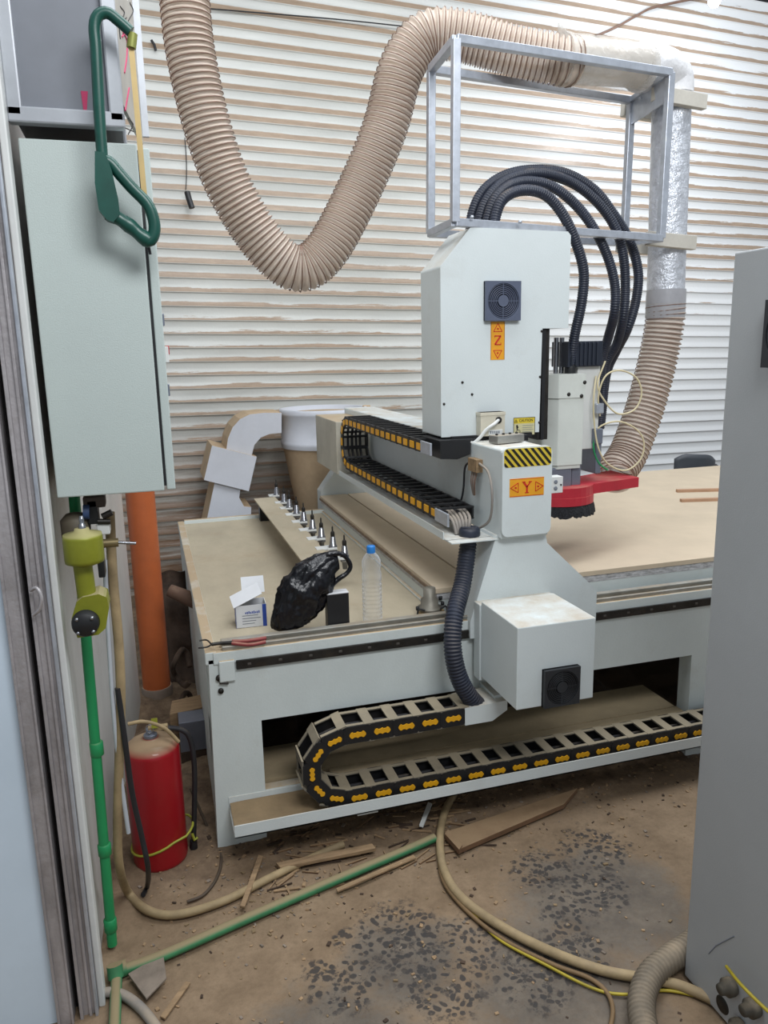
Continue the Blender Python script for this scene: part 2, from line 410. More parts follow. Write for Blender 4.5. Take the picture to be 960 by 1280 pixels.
# ------------------------------------------------------------------ structure
WD = Vector((.998, .057, -.012)).normalized()
WY0 = 5.2
def wall_y(x): return WY0 + .0571*x
pitch = .0865
def build_back_wall():
    prof = [(0, .0105), (.04, .0100), (.18, .0066), (.30, .0036), (.40, .0012), (.52, .0), (.72, .0012), (.90, .0028), (.955, .0050), (.985, .0105)]
    vs = []; fs = []; sub = len(prof); n = int(4.6/pitch)*sub; xs = [-1.8+k*.5 for k in range(22)]
    for i in range(n+1):
        ph, off = prof[i % sub]; z = (i//sub+ph)*pitch-.15-math.floor(.2/pitch)*pitch
        for x in xs: vs.append((x, wall_y(x)-off, z-.0175*x))
    c = len(xs)
    for i in range(n):
        for k in range(c-1): fs.append((i*c+k, i*c+k+1, (i+1)*c+k+1, (i+1)*c+k))
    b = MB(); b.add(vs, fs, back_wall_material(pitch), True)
    b.add([(-1.8, wall_y(-1.8)+.03, -.3), (9, wall_y(9)+.03, -.3), (9, wall_y(9)+.03, 4.4), (-1.8, wall_y(-1.8)+.03, 4.4)], [(0,1,2,3)], jambdark)
    S(b.build('wall_back', origin=(0, WY0, 0)))
build_back_wall()
def hfun(x, y):
    h = .006*mn.noise(Vector((x*2.3, y*2.3, 0)))+.004*mn.noise(Vector((x*9, y*9, 3)))
    # sawdust banked up under the machine
    if y > 2.12: h += min(1, (y-2.12)/.3)*(.014*abs(mn.noise(Vector((x*17, y*17, 4))))+.01*abs(mn.noise(Vector((x*37, y*37, 4)))))
    if y > 2.25: h += min(1, (y-2.25)/.5)*(.035+.03*mn.noise(Vector((x*5, y*5, 1)))+.02*mn.noise(Vector((x*14, y*14, 5))))
    if .2 < x and y > 2.5: h += .02*abs(mn.noise(Vector((x*6, y*6, 8))))
    if x < .15 and y > 2.6: h += min(1, (y-2.6)/.4)*.03*(1+mn.noise(Vector((x*12, y*12, 2))))
    return h
def build_floor():
    vs = []; fs = []; xs = []; x = -3.0
    while x < 7: xs.append(x); x += .025 if -.4 < x < 2.2 else .3
    ys = []; y = -2.5
    while y < 6: ys.append(y); y += .025 if 1.2 < y < 3.4 else .3
    for yy in ys:
        for xx in xs: vs.append((xx, yy, hfun(xx, yy)))
    c = len(xs)
    for j in range(len(ys)-1):
        for i in range(c-1): fs.append((j*c+i, j*c+i+1, (j+1)*c+i+1, (j+1)*c+i))
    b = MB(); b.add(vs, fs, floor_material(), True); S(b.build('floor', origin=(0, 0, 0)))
build_floor()
# left wall behind the jamb, angled a little inward
b = MB(); b.prism([(-.25, 1.86), (-.235, 2.42), (-.135, 3.42), (-.19, 3.42), (-.32, 2.4), (-.32, 1.86)][::-1], 'z', 0, 3.6, wallpl)
S(b.build('wall_left', bevel=.004))
# front wall with the pale blue panel, ending in steel jambs
def fx(u, v=1250, y=1.8): return P(u, v, y=y).x
b = MB(); b.box((-2.6, 1.80, -.02), (fx(70), 1.86, 4.0), bluewall); S(b.build('wall_front'))
b = MB(); b.box((fx(70), 1.785, 0), (fx(91), 1.86, 4.0), jamb); b.box((fx(70), 1.779, 0), (fx(74), 1.79, 4.0), jamb); b.box((fx(88), 1.779, 0), (fx(91), 1.79, 4.0), jamb)
S(b.build('trim_1', bevel=.002))
b = MB(); b.box((fx(91), 1.835, 0), (fx(98.5), 1.86, 4.0), jambdark); S(b.build('trim_2'))
b = MB(); b.box((fx(98.5), 1.80, 0), (fx(122), 1.86, 4.0), jamb)
b.box((fx(98.5), 1.788, 0), (fx(103), 1.81, 4.0), jamb); b.box((fx(110), 1.793, 0), (fx(114), 1.81, 4.0), jamb); b.box((fx(118), 1.788, 0), (fx(122), 1.81, 4.0), steel)
S(b.build('trim_3', bevel=.002))
b = MB(); b.box((fx(122), 1.815, 0), (fx(130), 1.86, 4.0), whitepl); S(b.build('trim_4', bevel=.003))

# ------------------------------------------------------------------ CNC machine
cnc = empty('cnc_router', (.1, 2.36, 0), 'large white CNC router with gantry, cable chains and wide bed standing on the dusty floor', 'cnc machine')
FY = 2.36     # near face of the frame
TZ = .69      # side table
RZ = .715     # top of the near ledge
BZ = .78      # bed
X0, X1 = .115, 4.6
YB = 4.40
def frame():
    b = MB()
    # near side: apron with legs as one plate, 8 cm deep
    pts = [(X0-.008, 0), (.27, 0), (.275, .165), (.275, .445), (1.95, .437), (1.95, 0), (2.13, 0), (2.13, .437), (X1, .437), (X1, .66), (.20, .66), (.20, .675), (X0+.005, .675)]
    b.prism(pts, 'y', FY, FY+.07, paintdusty)
    # left side plate, added down to the floor to darken the inside; back legs
    b.prism([(FY+.07, .03), (YB, .03), (YB, TZ-.02), (FY+.07, TZ-.02)], 'x', X0, X0+.05, paintdusty)
    b.box((X0, YB-.12, 0), (X0+.12, YB, .44), paintdusty)
    b.box((X0, FY+.07, .02), (X0+.10, FY+.14, .44), paintdusty)
    b.box((X0+.05, YB-.05, .44), (X1, YB, TZ-.02), paintdusty)
    for x in (1.0, 2.6, 4.4): b.box((x, FY+.07, .40), (x+.1, YB, .5), paintdusty)
    # lower long rail that closes the opening at the bottom
    b.box((.275, FY+.01, .15), (1.95, FY+.05, .188), paintdusty)
    b.box((X0+.12, YB-.04, .06), (X1, YB-.03, .67), paintdusty)  # unseen rear plate, added to darken the inside of the frame
    # small lugs at the corner
    b.box((.15, FY-.012, .60), (.20, FY, .672), paintdusty)
    o = b.build('base_frame', cnc, bevel=.004)
    # bolt holes in the corner plate
    b = MB()
    for u, v, r in ((274, 847, .011), (276, 863, .009)):
        p = P(u, v, y=FY); b.lathe([(0, -.006), (r, -.006), (r, .001), (r*.6, .001), (r*.55, -.004), (0, -.004)], darksteel, (p.x, FY-.002, p.z), 12, axis='y')
    p = P(279, 853, y=FY); b.cyl((p.x-.012, FY-.006, p.z+.002), (p.x+.016, FY-.008, p.z-.002), .004, darksteel, 8)
    b.build('corner_bolt', cnc)
frame()
# ledge, rails
b = MB(); b.box((X0+.02, FY-.005, .66), (X1, FY+.09, .70), paintdusty); b.box((X0+.05, FY+.005, .70), (X1, FY+.018, .713), alu)
b.box((X0+.05, FY+.035, .70), (X1, FY+.06, .722), alu); b.build('guide_rail', cnc, bevel=.002)
mat('dull_stud', (84, 80, 76), .5, .4)
b = MB(); b.box((.205, FY-.012, .637), (X1, FY-.001, .667), darksteel)
for k in range(40): b.box((.24+k*.1, FY-.0135, .648), (.252+k*.1, FY-.011, .656), MATS['dull_stud'])
b.build('gear_rack', cnc, bevel=.0015)
# side table board with raised rim
b = MB(); b.box((X0+.03, FY+.09, TZ-.03), (.945, YB-.03, TZ), tan)
b.build('side_tabletop', cnc)
b = MB(); b.box((X0-.005, FY+.0, TZ-.03), (X0+.03, YB, TZ+.012), paintdusty); b.box((X0+.03, YB-.03, TZ-.03), (.945, YB, TZ+.02), paintdusty)
b.build('table_rim', cnc, bevel=.003)
# bed: white steel body, boards
b = MB(); b.box((.945, 2.5, .5), (X1, 4.43, .735), paintdusty); b.box((.93, 2.49, TZ), (.945, 4.43, .70), paintdusty); b.build('bed', cnc, bevel=.003)
b = MB(); b.box((.944, 2.499, .735), (X1, 4.435, .762), whiteedge); b.box((.935, 2.52, .757), (.95, 4.435, .768), mdfedge)
b.build('bed_board', cnc)
b = MB(); b.box((.94, 2.495, .762), (1.10, 4.44, BZ), mdf); b.box((1.11, 2.495, .762), (X1, 4.44, BZ), mdf); b.box((1.09, 2.5, .762), (1.12, 4.43, .772), mdfedge)
b.build('spoilboard', cnc)
b = MB(); p = P(703, 708, y=2.49); b.prism([(p.x, BZ+.001), (p.x+.05, BZ-.01), (p.x+.05, BZ-.03), (p.x, BZ-.008)], 'y', 2.485, 2.494, redp); b.build('red_tape', cnc)

# --- lower cable tray
TX0, TX1, TY0, TY1, TZ0 = .153, 4.3, 2.19, 2.36, .148
b = MB()
b.box((TX0, TY0, TZ0), (TX1, TY0+.004, TZ0+.042), paint); b.box((TX0, TY0, TZ0), (TX1, TY1, TZ0+.004), paint); b.box((TX0, TY1-.004, TZ0), (.50, TY1, TZ0+.042), paint)
b.box((.55, TY0+.01, TZ0-.012), (.62, TY1, TZ0), paint)
b.build('cable_tray', cnc)
b = MB(); vs = []; fs = []
nx = 160
for i in range(nx+1):
    x = TX0+.003+(TX1-TX0-.006)*i/nx
    for j in range(9):
        y = TY0+.005+(TY1-TY0-.01)*j/8; vs.append((x, y, TZ0+.006+.006*(1+mn.noise(Vector((x*9, y*20, 0))))+(.012 if j > 6 else 0)))
for i in range(nx):
    for j in range(8): fs.append((i*9+j, (i+1)*9+j, (i+1)*9+j+1, i*9+j+1))
b.add(vs, fs, traydust, True); tag(b.build('sawdust', cnc), kind='stuff')
mat('dusty_shelf', (160, 143, 114), .9, var=.1, scale=4, bump=.2, bscale=50)
# tan shelf behind the tray, inside the opening
b = MB(); b.box((.277, FY+.055, .165), (1.93, FY+.27, .20), MATS['dusty_shelf']); b.box((2.14, FY+.055, .165), (X1, FY+.27, .20), MATS['dusty_shelf']); b.box((.505, TY1, .189), (1.94, FY+.06, .197), MATS['dusty_shelf']); b.build('lower_shelf', cnc)

def dogbone(mb, M, s, th, mt):
    """three-lobed yellow insert in local x, facing -y"""
    pts = []
    n = 28
    for i in range(n):
        a = 2*PI*i/n; x = math.cos(a)*s; zz = .30*s*(1+.28*math.cos(3*PI*x/s))*(1 if math.sin(a) > 0 else -1)*min(1, abs(math.sin(a))*1.9)
        pts.append((x, zz))
    n = len(pts)
    mb.add([(p[0], 0, p[1]) for p in pts]+[(p[0], -th, p[1]) for p in pts], [(i, (i+1)%n, n+(i+1)%n, n+i) for i in range(n)]+[tuple(range(n, 2*n))], mt, False, M)
def chain(name, path, frame_fn, width, h, parent, dog=True, barmat=None, ymat=yellow, topside=1):
    """path: 2-D points, one per joint; frame_fn(a, b, w) -> world; w=0 on the side we look at"""
    mb = MB(); 
    for k in range(4):
        ww = width*(.25+.16*k); pts = [frame_fn(a, bb+((-1)**k)*.006, ww) for a, bb in path]; mb.tube(pts, .006+.001*(k % 2), blackh, 8)
    part = mb.build(name, parent)
    for i in range(len(path)-1):
        a0 = Vector(path[i]); a1 = Vector(path[i+1]); d = (a1-a0); l = d.length; d.normalize(); nn = Vector((-d.y, d.x))
        c = (a0+a1)/2
        O = Vector(frame_fn(c.x, c.y, 0)); ex = Vector(frame_fn(c.x+d.x, c.y+d.y, 0))-O; ez = Vector(frame_fn(c.x+nn.x, c.y+nn.y, 0))-O; ey = Vector(frame_fn(c.x, c.y, 1))-O
        M = Matrix((ex, ey, ez)).transposed().to_4x4(); M.translation = O
        q = MB(); hl = l*.56
        for w0, w1 in ((0, .007), (width-.007, width)):
            oct_ = [(-hl, -h*.30), (-hl*.8, -h*.5), (hl*.8, -h*.5), (hl, -h*.30), (hl, h*.30), (hl*.8, h*.5), (-hl*.8, h*.5), (-hl, h*.30)]
            n = 8; q.add([(p[0], w0+(i % 2)*.0016, p[1]) for p in oct_]+[(p[0], w1+(i % 2)*.0016, p[1]) for p in oct_], [tuple(range(n)), tuple(reversed(range(n, 2*n)))]+[(k, n+k, n+(k+1)%n, (k+1)%n) for k in range(n)], chainblack, False, M)
        for sgn in (1, -1):
            bm_ = barmat if barmat else chainblack
            if dog:
                q.cbox((l*.5, width/2, sgn*h*.5), (l*.42, width-.004, .006), bm_, M)
                for e in (.012, width-.012): q.cbox((0, e, sgn*h*.5), (l, .014, .004), bm_, M)
            else: q.cbox((l*.5, width/2, sgn*h*.46), (l*.18, width, .006), bm_, M)
        if dog: dogbone(q, M @ Matrix.Translation((0, .0005, 0)), l*.335, .0035, ymat)
        else: q.cbox((0, -.001, -h*.05), (l*.55, .004, h*.56), ymat, M)
        q.build('chain_link', part)
    return part
lp = .0828
cx, r_ = .515, .112; zl = .193; zc = zl+r_
path = [(1.887+lp*2.5-lp*k, zl) for k in range(0, 20)]
xe = path[-1][0]
cx = xe
na = 5
for k in range(1, na): 
    a = PI*k/na; path.append((cx-r_*math.sin(a)*1.05, zc-r_*math.cos(a)))
for k in range(0, 6): path.append((cx+lp*k, zl+2*r_-(.0)*k))
path = [(1.887+lp*2.5+lp*k, zl) for k in range(14, 0, -1)]+path
CY0 = 2.215
chain('cable_chain', path, lambda a, b_, w_: Vector((a, CY0+w_, b_)), .115, .058, cnc, True, chaindust)
b = MB(); e = path[-1][0]
b.prism([(e+.0, zl+2*r_-.032), (e+.10, zl+2*r_-.032), (e+.155, zl+2*r_+.0), (e+.155, zl+2*r_+.035), (e, zl+2*r_+.03)], 'y', CY0-.002, CY0+.12, paint)
b.box((e+.12, CY0+.03, .43), (e+.2, 2.36, .46), paint)
b.build('chain_bracket', cnc, bevel=.002)

# --- gantry
GX0, GX1 = 1.105, 1.285
GY = 2.30
GE = 4.44
b = MB(); b.box((GX0, GY+.012, .99), (GX1, GE, 1.295), paint)
b.build('gantry_beam', cnc, bevel=.006)
def rr_poly(x0, x1, z0, z1, r, n=5):
    pts = []
    for cx_, cz_, a0 in ((x1-r, z1-r, 0), (x0+r, z1-r, PI/2), (x0+r, z0+r, PI), (x1-r, z0+r, 3*PI/2)):
        for k in range(n+1): a = a0+PI/2*k/n; pts.append((cx_+r*math.cos(a), cz_+r*math.sin(a)))
    return pts
ec = None
b = MB(); b.prism(rr_poly(GX0-.001, GX1+.002, 1.0, 1.302, .022), 'y', GY, GY+.013, paint); ec = b.build('end_cap', cnc)
# leg : flared plate box, near and far
def leg(yn, yf, cap):
    pts = [(GX0-.004, 1.0), (GX1, 1.0), (GX1+.01, .955), (1.50, .76), (1.50, .64), (1.005, .64), (1.005, .70)]
    b = MB(); b.prism(pts, 'y', yn, yf, paint)
    return b.build('gantry_leg', cnc, bevel=.004)
leg(2.335, 2.475, 1)
b = MB(); b.prism([(GX0-.004, 1.0), (GX1, 1.0), (1.5, .82), (1.5, .66), (.95, .66), (.95, .80)], 'y', 4.45, 4.56, paint); b.build('gantry_leg', cnc, bevel=.004)
# lower carriage and motor housing
b = MB(); b.box((1.02, 2.29, .50), (1.31, 2.34, .775), paint); b.build('carriage_plate', cnc, bevel=.003)
b = MB(); b.box((1.026, 2.02, .515), (1.298, 2.29, .787), paint); mh = b.build('motor_housing', cnc, bevel=.003)
b = MB(); p0 = P(677, 831, y=2.015); p1 = P(723, 879, y=2.015); sx = (p1.x-p0.x); cxv = (p0.x+p1.x)/2; czv = (p0.z+p1.z)/2-.005
def fan_grille(cx_, cy_, cz_, s, parent, m1, m2, name='fan_grille', rings=6, plane='y'):
    b = MB(); h = s/2
    def T(x, y, z): return (cx_+x, cy_+y, cz_+z) if plane == 'y' else (cx_+y, cy_+x, cz_+z)
    def bx(a, c, mt):
        A = T(*a); C_ = T(*c); b.box(A, C_, mt)
    bx((-h, -.008, -h), (h, 0, h), m2)
    n = 40
    # square front with round hole
    sq = []; ci = []
    for k in range(n):
        a = 2*PI*k/n; c_, s_ = math.cos(a), math.sin(a); q = h/max(abs(c_), abs(s_)); sq.append(T(q*c_, -.020, q*s_)); ci.append(T(h*.9*c_, -.020, h*.9*s_))
    sqb = [T(*( (lambda q, c_, s_: (q*c_, 0, q*s_))(h/max(abs(math.cos(2*PI*k/n)), abs(math.sin(2*PI*k/n))), math.cos(2*PI*k/n), math.sin(2*PI*k/n)))) for k in range(n)]
    cib = [T(h*.9*math.cos(2*PI*k/n), -.008, h*.9*math.sin(2*PI*k/n)) for k in range(n)]
    b.add(sq+ci+sqb+cib, [(k, (k+1)%n, n+(k+1)%n, n+k) for k in range(n)]+[(k, 2*n+k, 2*n+(k+1)%n, (k+1)%n) for k in range(n)]+[(n+k, n+(k+1)%n, 3*n+(k+1)%n, 3*n+k) for k in range(n)], m1)
    for i in range(rings):
        r = h*(.34+.56*(i+.5)/rings)
        b.tube([T(r*math.cos(2*PI*k/n), -.017, r*math.sin(2*PI*k/n)) for k in range(n)], h*.022, m1, 6, closed=True)
    for a in (0, PI/2): 
        c_, s_ = math.cos(a), math.sin(a); b.bar(T(-h*.9*c_, -.016, -h*.9*s_), T(h*.9*c_, -.016, h*.9*s_), .003, .003, m1)
    b.prism([( (T(h*.3*math.cos(2*PI*k/24), 0, h*.3*math.sin(2*PI*k/24))[0 if plane == 'y' else 1]), (T(h*.3*math.cos(2*PI*k/24), 0, h*.3*math.sin(2*PI*k/24))[2])) for k in range(24)], 'y' if plane == 'y' else 'x', (cy_ if plane == 'y' else cx_)-.019, (cy_ if plane == 'y' else cx_)-.006, m1)
    return b.build(name, parent)
mh['_o'] = cnc['_o']
gm1 = mat('dark_grille_plastic', (40, 42, 46), .5, var=.1); gm2 = mat('grille_back_black', (14, 14, 17), .7, var=.1)  # dark grille plastic and the near-black backing plate behind its rings
gm3 = mat('blue_grey_grille', (84, 92, 112), .45, var=.05); gm4 = mat('grille_back_navy', (22, 28, 50), .6, var=.05)
fan_grille(cxv, 2.02, czv, .125, mh, gm1, gm2, 'vent_grille', 6)

# gantry cable tray and chain at the left of the beam
TXL = .935
b = MB(); b.box((TXL, 2.37, .985), (GX0, 4.40, .989), paint); b.box((TXL-.003, 2.40, .985), (TXL, 4.40, 1.012), paint)
b.box((TXL, 2.33, .985), (GX0+.02, 2.375, .989), paint)
b.build('gantry_tray', cnc)
b = MB(); b.box((TXL-.012, 3.90, .99), (GX0+.01, 4.40, 1.265), mat('dusty_cover_paint', (186, 182, 168), .6, var=.08, scale=5, stain=.4, stain_rgb=(150, 132, 104), dust=.8)); b.build('beam_end_cover', cnc, bevel=.004)
def yx(u, v, x=TXL): return P(u, v, x=x).y
yl0 = 3.78; yln = 2.48; nl = 17
lpg = (yl0-yln)/nl
zl2, ru = 1.055, .1115
pg = [(yln+lpg*k, zl2) for k in range(nl+1)]
for k in range(1, 5): a = PI*k/5; pg.append((yl0+ru*.8*math.sin(a), zl2+ru*(1-math.cos(a))))
pg += [(yl0-lpg*k, zl2+2*ru) for k in range(0, 16)]
pg = pg[::-1]
chain('gantry_cable_chain', pg, lambda a, b_, w_: Vector((TXL+.008+w_, a, b_)), .135, .044, cnc, False)
yu = pg[0][0]
b = MB(); b.box((TXL+.004, yln-.10, zl2-.022), (TXL+.012, yln+.02, zl2+.022), steel); b.build('chain_end_plate', cnc, bevel=.001)
b = MB(); b.box((TXL+.004, yu-.09, zl2+2*ru-.022), (TXL+.012, yu+.01, zl2+2*ru+.022), steel); b.build('chain_end_plate', cnc, bevel=.001)
b = MB(); b.prism([(.985, 1.305), (1.13, 1.305), (1.13, 1.297), (1.10, 1.297), (1.10, 1.25), (1.05, 1.235), (.985, 1.24)], 'y', 2.56, 2.76, black); b.build('chain_carrier', cnc, bevel=.002)
# bundle of grey cables curling from chain into the conduit
b = MB()
for k in range(6):
    dx = .016*k; b.tube(spline([(TXL+.03+dx, 2.56, 1.05), (TXL+.04+dx, 2.52, 1.06), (TXL+.05+dx*.8, 2.49-.008*k, 1.05), (TXL+.055+dx*.6, 2.45-.006*k, 1.03), (TXL+.06+dx*.5, 2.43, .985)], .015), .006, greyh, 8)
b.build('cable_bundle', cnc)
# dark conduit down to the lower chain
cp = [P(587, 660, y=2.41), P(584, 690, y=2.40), P(578, 730, y=2.36), P(568, 770, y=2.29), P(566, 810, y=2.25), P(573, 845, y=2.24), P(588, 872, y=2.245), P(606, 890, y=2.26)]
pts = spline(cp, .0028)
b = MB(); b.tube(pts, .03, bluegrey, 18, rad=lambda i, t: .0295+.002*math.cos(i*2*PI/4)); 
b.lathe([(.034, 0), (.037, .004), (.037, .036), (.034, .04), (.031, .045)], bluegrey, cp[0]-Vector((0, 0, .042)), 20)
b.build('cable_conduit', cnc)
# Connector on the beam side with two curled cables
b = MB(); p = P(597, 581, x=GX0-.003)
b.cbox((GX0-.012, p.y, p.z), (.024, .075, .045), mat('dusty_brown_connector', (140, 116, 86), .8, var=.2, scale=30)); 
for k in range(5): b.tube(spline([(GX0-.014, p.y-.02+.01*k, p.z-.02), (GX0-.022, p.y-.018+.008*k, p.z-.06), (GX0-.016, p.y-.005+.002*k, p.z-.115)], .01), .003, greyh if k % 2 else wire, 6)
b.tube(spline([(GX0-.012, p.y+.035, p.z+.01), (GX0-.015, p.y+.085, p.z-.02), (GX0-.015, p.y+.10, p.z-.1), (GX0-.02, p.y+.12, p.z-.155), (GX0-.05, p.y+.13, p.z-.17)], .01), .004, blackh, 8)
b.tube(spline([(GX0-.012, p.y-.035, p.z+.01), (GX0-.016, p.y-.12, p.z-.01), (GX0-.02, p.y-.16, p.z-.08), (GX0-.02, p.y-.14, p.z-.17), (GX0-.04, p.y-.07, p.z-.215), (GX0-.06, p.y+.0, p.z-.225)], .01), .0045, greyh, 8)
b.build('wiring_connector', cnc)
# signs on the end cap
def serif(mb, ch, c, h, mt):
    w_ = h*.8; y = c[1]; t = h*.13
    def q(p0, p1, th): mb.bar((c[0]+p0[0]*w_, y, c[2]+p0[1]*h), (c[0]+p1[0]*w_, y, c[2]+p1[1]*h), .0016, th, mt, up=(0, 0, 1) if abs(p0[1]-p1[1]) < .8*abs(p0[0]-p1[0])+.01 else (1, 0, 0))
    if ch == 'Y':
        q((-.38, .42), (0, .02), t*1.3); q((.38, .42), (0, .02), t*.8); q((0, .06), (0, -.45), t*1.2)
        q((-.55, .45), (-.18, .45), t*.55); q((.2, .45), (.55, .45), t*.55); q((-.22, -.47), (.22, -.47), t*.55)
    else:
        q((-.42, .42), (.42, .42), t*.8); q((.38, .40), (-.38, -.40), t*1.3); q((-.42, -.42), (.42, -.42), t*.8)
        q((-.42, .45), (-.42, .25), t*.4); q((.42, -.45), (.42, -.25), t*.4)
def tri(mb, c, s, ang, mt):
    pts = [(c[0]+s*math.cos(ang+2*PI*k/3)*1.0, c[2]+s*math.sin(ang+2*PI*k/3)) for k in range(3)]
    for k in range(3):
        a = pts[k]; d = pts[(k+1)%3]; mb.bar((a[0], c[1], a[1]), (d[0], c[1], d[1]), .0012, s*.12, mt, up=(0, .0, 1) if abs(a[1]-d[1]) < abs(a[0]-d[0]) else (1, 0, 0))
    mb.bar((c[0]-s*.18, c[1], c[2]), (c[0]+s*.18, c[1], c[2]), .0012, s*.3, mt)
ec['_o'] = cnc['_o']
yS = GY-.0012
p0 = P(637, 601, y=GY); p1 = P(679.5, 616, y=GY)
zc_ = (P(637, 610, y=GY).z+P(679, 607.5, y=GY).z)/2; xs0, xs1 = p0.x, p1.x
b = MB(); b.box((xs0, yS, zc_-.031), (xs1, GY, zc_+.031), orange); cxs = (xs0+xs1)/2
for k in range(2): 
    zz = zc_+(-1)**k*.029; b.box((xs0+.001, yS-.0004, zz-.0008), (xs1-.001, yS, zz+.0008), sred)
serif(b, 'Y', (cxs, yS-.0006, zc_), .04, sred); tri(b, (xs0+.022, yS-.0006, zc_), .019, PI, sred); tri(b, (xs1-.022, yS-.0006, zc_), .019, 0, sred)
b.build('axis_sign', ec)
# hazard stripes
b = MB(); hx0, hx1, hz0, hz1 = GX0+.004, GX1-.002, 1.236, 1.298
b.prism(rr_poly(hx0, hx1, hz0, hz1, .012), 'y', GY-.001, GY, syell)
stp = .0235
k = -3
while True:
    xa = hx0+k*stp
    if xa > hx1: break
    # clipped parallelogram running down to the right
    poly = []
    H_ = hz1-hz0
    n = 12
    L0 = []; R0 = []
    for j in range(n+1):
        t = j/n; zz = hz1-.001-(H_-.002)*t; xx = xa+.052*t; a = max(hx0+.001, xx); c_ = min(hx1-.001, xx+stp*.5)
        rr = .011; inset = 0
        for zc2 in (hz1-.0, hz0+.0):
            dz = abs(zz-zc2)
            if dz < rr: inset = rr-math.sqrt(max(0, rr*rr-(rr-dz)**2))
        a = max(a, hx0+inset); c_ = min(c_, hx1-inset)
        if c_ > a+.0003: L0.append((a, zz)); R0.append((c_, zz))
    if len(L0) >= 2:
        pl = L0+R0[::-1]; vs = [(q[0], GY-.0018, q[1]) for q in pl]; b.add(vs, [tuple(range(len(vs)))], sblack)
    k += 1
b.build('hazard_sticker', ec)
# limit switch by the beam end
b = MB(); p0 = P(689, 596, y=2.33); p1 = P(701.5, 615, y=2.33); b.box((GX1+.001, 2.32, p1.z), (p1.x, 2.36, p0.z), whitepl)
for zz in (.3, .7): b.lathe([(0, -.001), (.007, -.001), (.007, .002), (.004, .002), (0, .001)], greypr, ((GX1+p1.x)/2, 2.318, p1.z+(p0.z-p1.z)*zz), 12, axis='y')
b.lathe([(0, -.003), (.003, -.003), (.003, .001)], sblack, (p1.x-.008, 2.319, (p0.z+p1.z)/2), 10, axis='y')
b.build('limit_switch', cnc, bevel=.001)

# --- Z axis cover
ZY0, ZY1 = 2.60, 2.80
pz = [P(551, 547.6, y=ZY0), P(674, 556, y=ZY0), P(678, 410, y=ZY0), P(711, 410, y=ZY0), P(713, 297, y=ZY0), P(709, 292, y=ZY0), P(588, 284, y=ZY0), P(551, 332, y=ZY0)]
xl = (pz[0].x+pz[7].x)/2; xr = (pz[3].x+pz[4].x)/2
poly = [(xl, 1.312), (pz[1].x-.002, 1.312), (pz[2].x, 1.69), (xr, 1.69), (xr, 2.015), (xr-.012, 2.028), (pz[6].x, 2.034), (xl, 1.903)]
b = MB(); b.prism(poly, 'y', ZY0, ZY1, paint); zc0 = b.build('z_axis_cover', cnc, bevel=.005); zc0['_o'] = cnc['_o']
gc = P(626.5, 376.5, y=ZY0); fan_grille(gc.x, ZY0, gc.z, .136, zc0, gm3, gm4, 'fan_grille', 6)
zs = P(622, 426, y=ZY0); b = MB(); yS = ZY0-.0012; b.box((zs.x-.0275, yS, zs.z-.067), (zs.x+.0275, ZY0, zs.z+.067), orange)
for sg in (-1, 1): b.box((zs.x+sg*.0262-.0008, yS-.0004, zs.z-.066), (zs.x+sg*.0262+.0008, yS, zs.z+.066), mat('brown_sign_border', (150, 104, 30), .5))
serif(b, 'Z', (zs.x, yS-.0006, zs.z+.002), .036, sred); tri(b, (zs.x, yS-.0006, zs.z+.042), .019, PI/2, sred); tri(b, (zs.x, yS-.0006, zs.z-.043), .019, -PI/2, sred)
b.build('axis_sign', zc0)
# caution plate
c0 = P(642, 522.5, y=ZY0); c1 = P(668, 543, y=ZY0); b = MB(); b.box((c0.x, yS, c1.z), (c1.x, ZY0, c0.z), mat('caution_cream', (206, 200, 156), .5, var=.04))
hh = c0.z-c1.z; b.box((c0.x+.001, yS-.0003, c0.z-hh*.33), (c1.x-.001, yS, c0.z-.001), syell)
text(b, 'CAUTION', ((c0.x+c1.x)/2+.007, yS-.0008, c0.z-hh*.17), .014, sblack, .0003, sx=.9)
tri(b, (c0.x+.009, yS-.0008, c0.z-hh*.2), .007, PI/2, sblack)
# little pictogram: standing figure and foot drawing with lines of writing
b.prism([(c0.x+.010, c0.z-hh*.42), (c0.x+.016, c0.z-hh*.40), (c0.x+.02, c0.z-hh*.55), (c0.x+.016, c0.z-hh*.62), (c0.x+.019, c0.z-hh*.72), (c0.x+.012, c0.z-hh*.66)], 'y', yS-.0006, yS, sblack)
b.tube([(c0.x+.019+.008*math.cos(a*PI/6), yS-.0005, c0.z-hh*.78+.006*math.sin(a*PI/6)) for a in range(12)], .0009, sblack, 5, closed=True)
for k in range(4): b.box((c0.x+.036, yS-.0005, c0.z-hh*(.45+.12*k)-.0008), (c1.x-.006-.004*(k % 2), yS, c0.z-hh*(.45+.12*k)+.0008), greypr)
for a_, b_ in (((c0.x, c0.z), (c1.x, c0.z)), ((c0.x, c1.z), (c1.x, c1.z)), ((c0.x, c0.z), (c0.x, c1.z)), ((c1.x, c0.z), (c1.x, c1.z))): b.bar((a_[0], yS-.0004, a_[1]), (b_[0], yS-.0004, b_[1]), .0012, .0014, sblack, up=(0, 0, 1) if a_[1] == b_[1] else (1, 0, 0))
b.build('caution_sign', zc0)
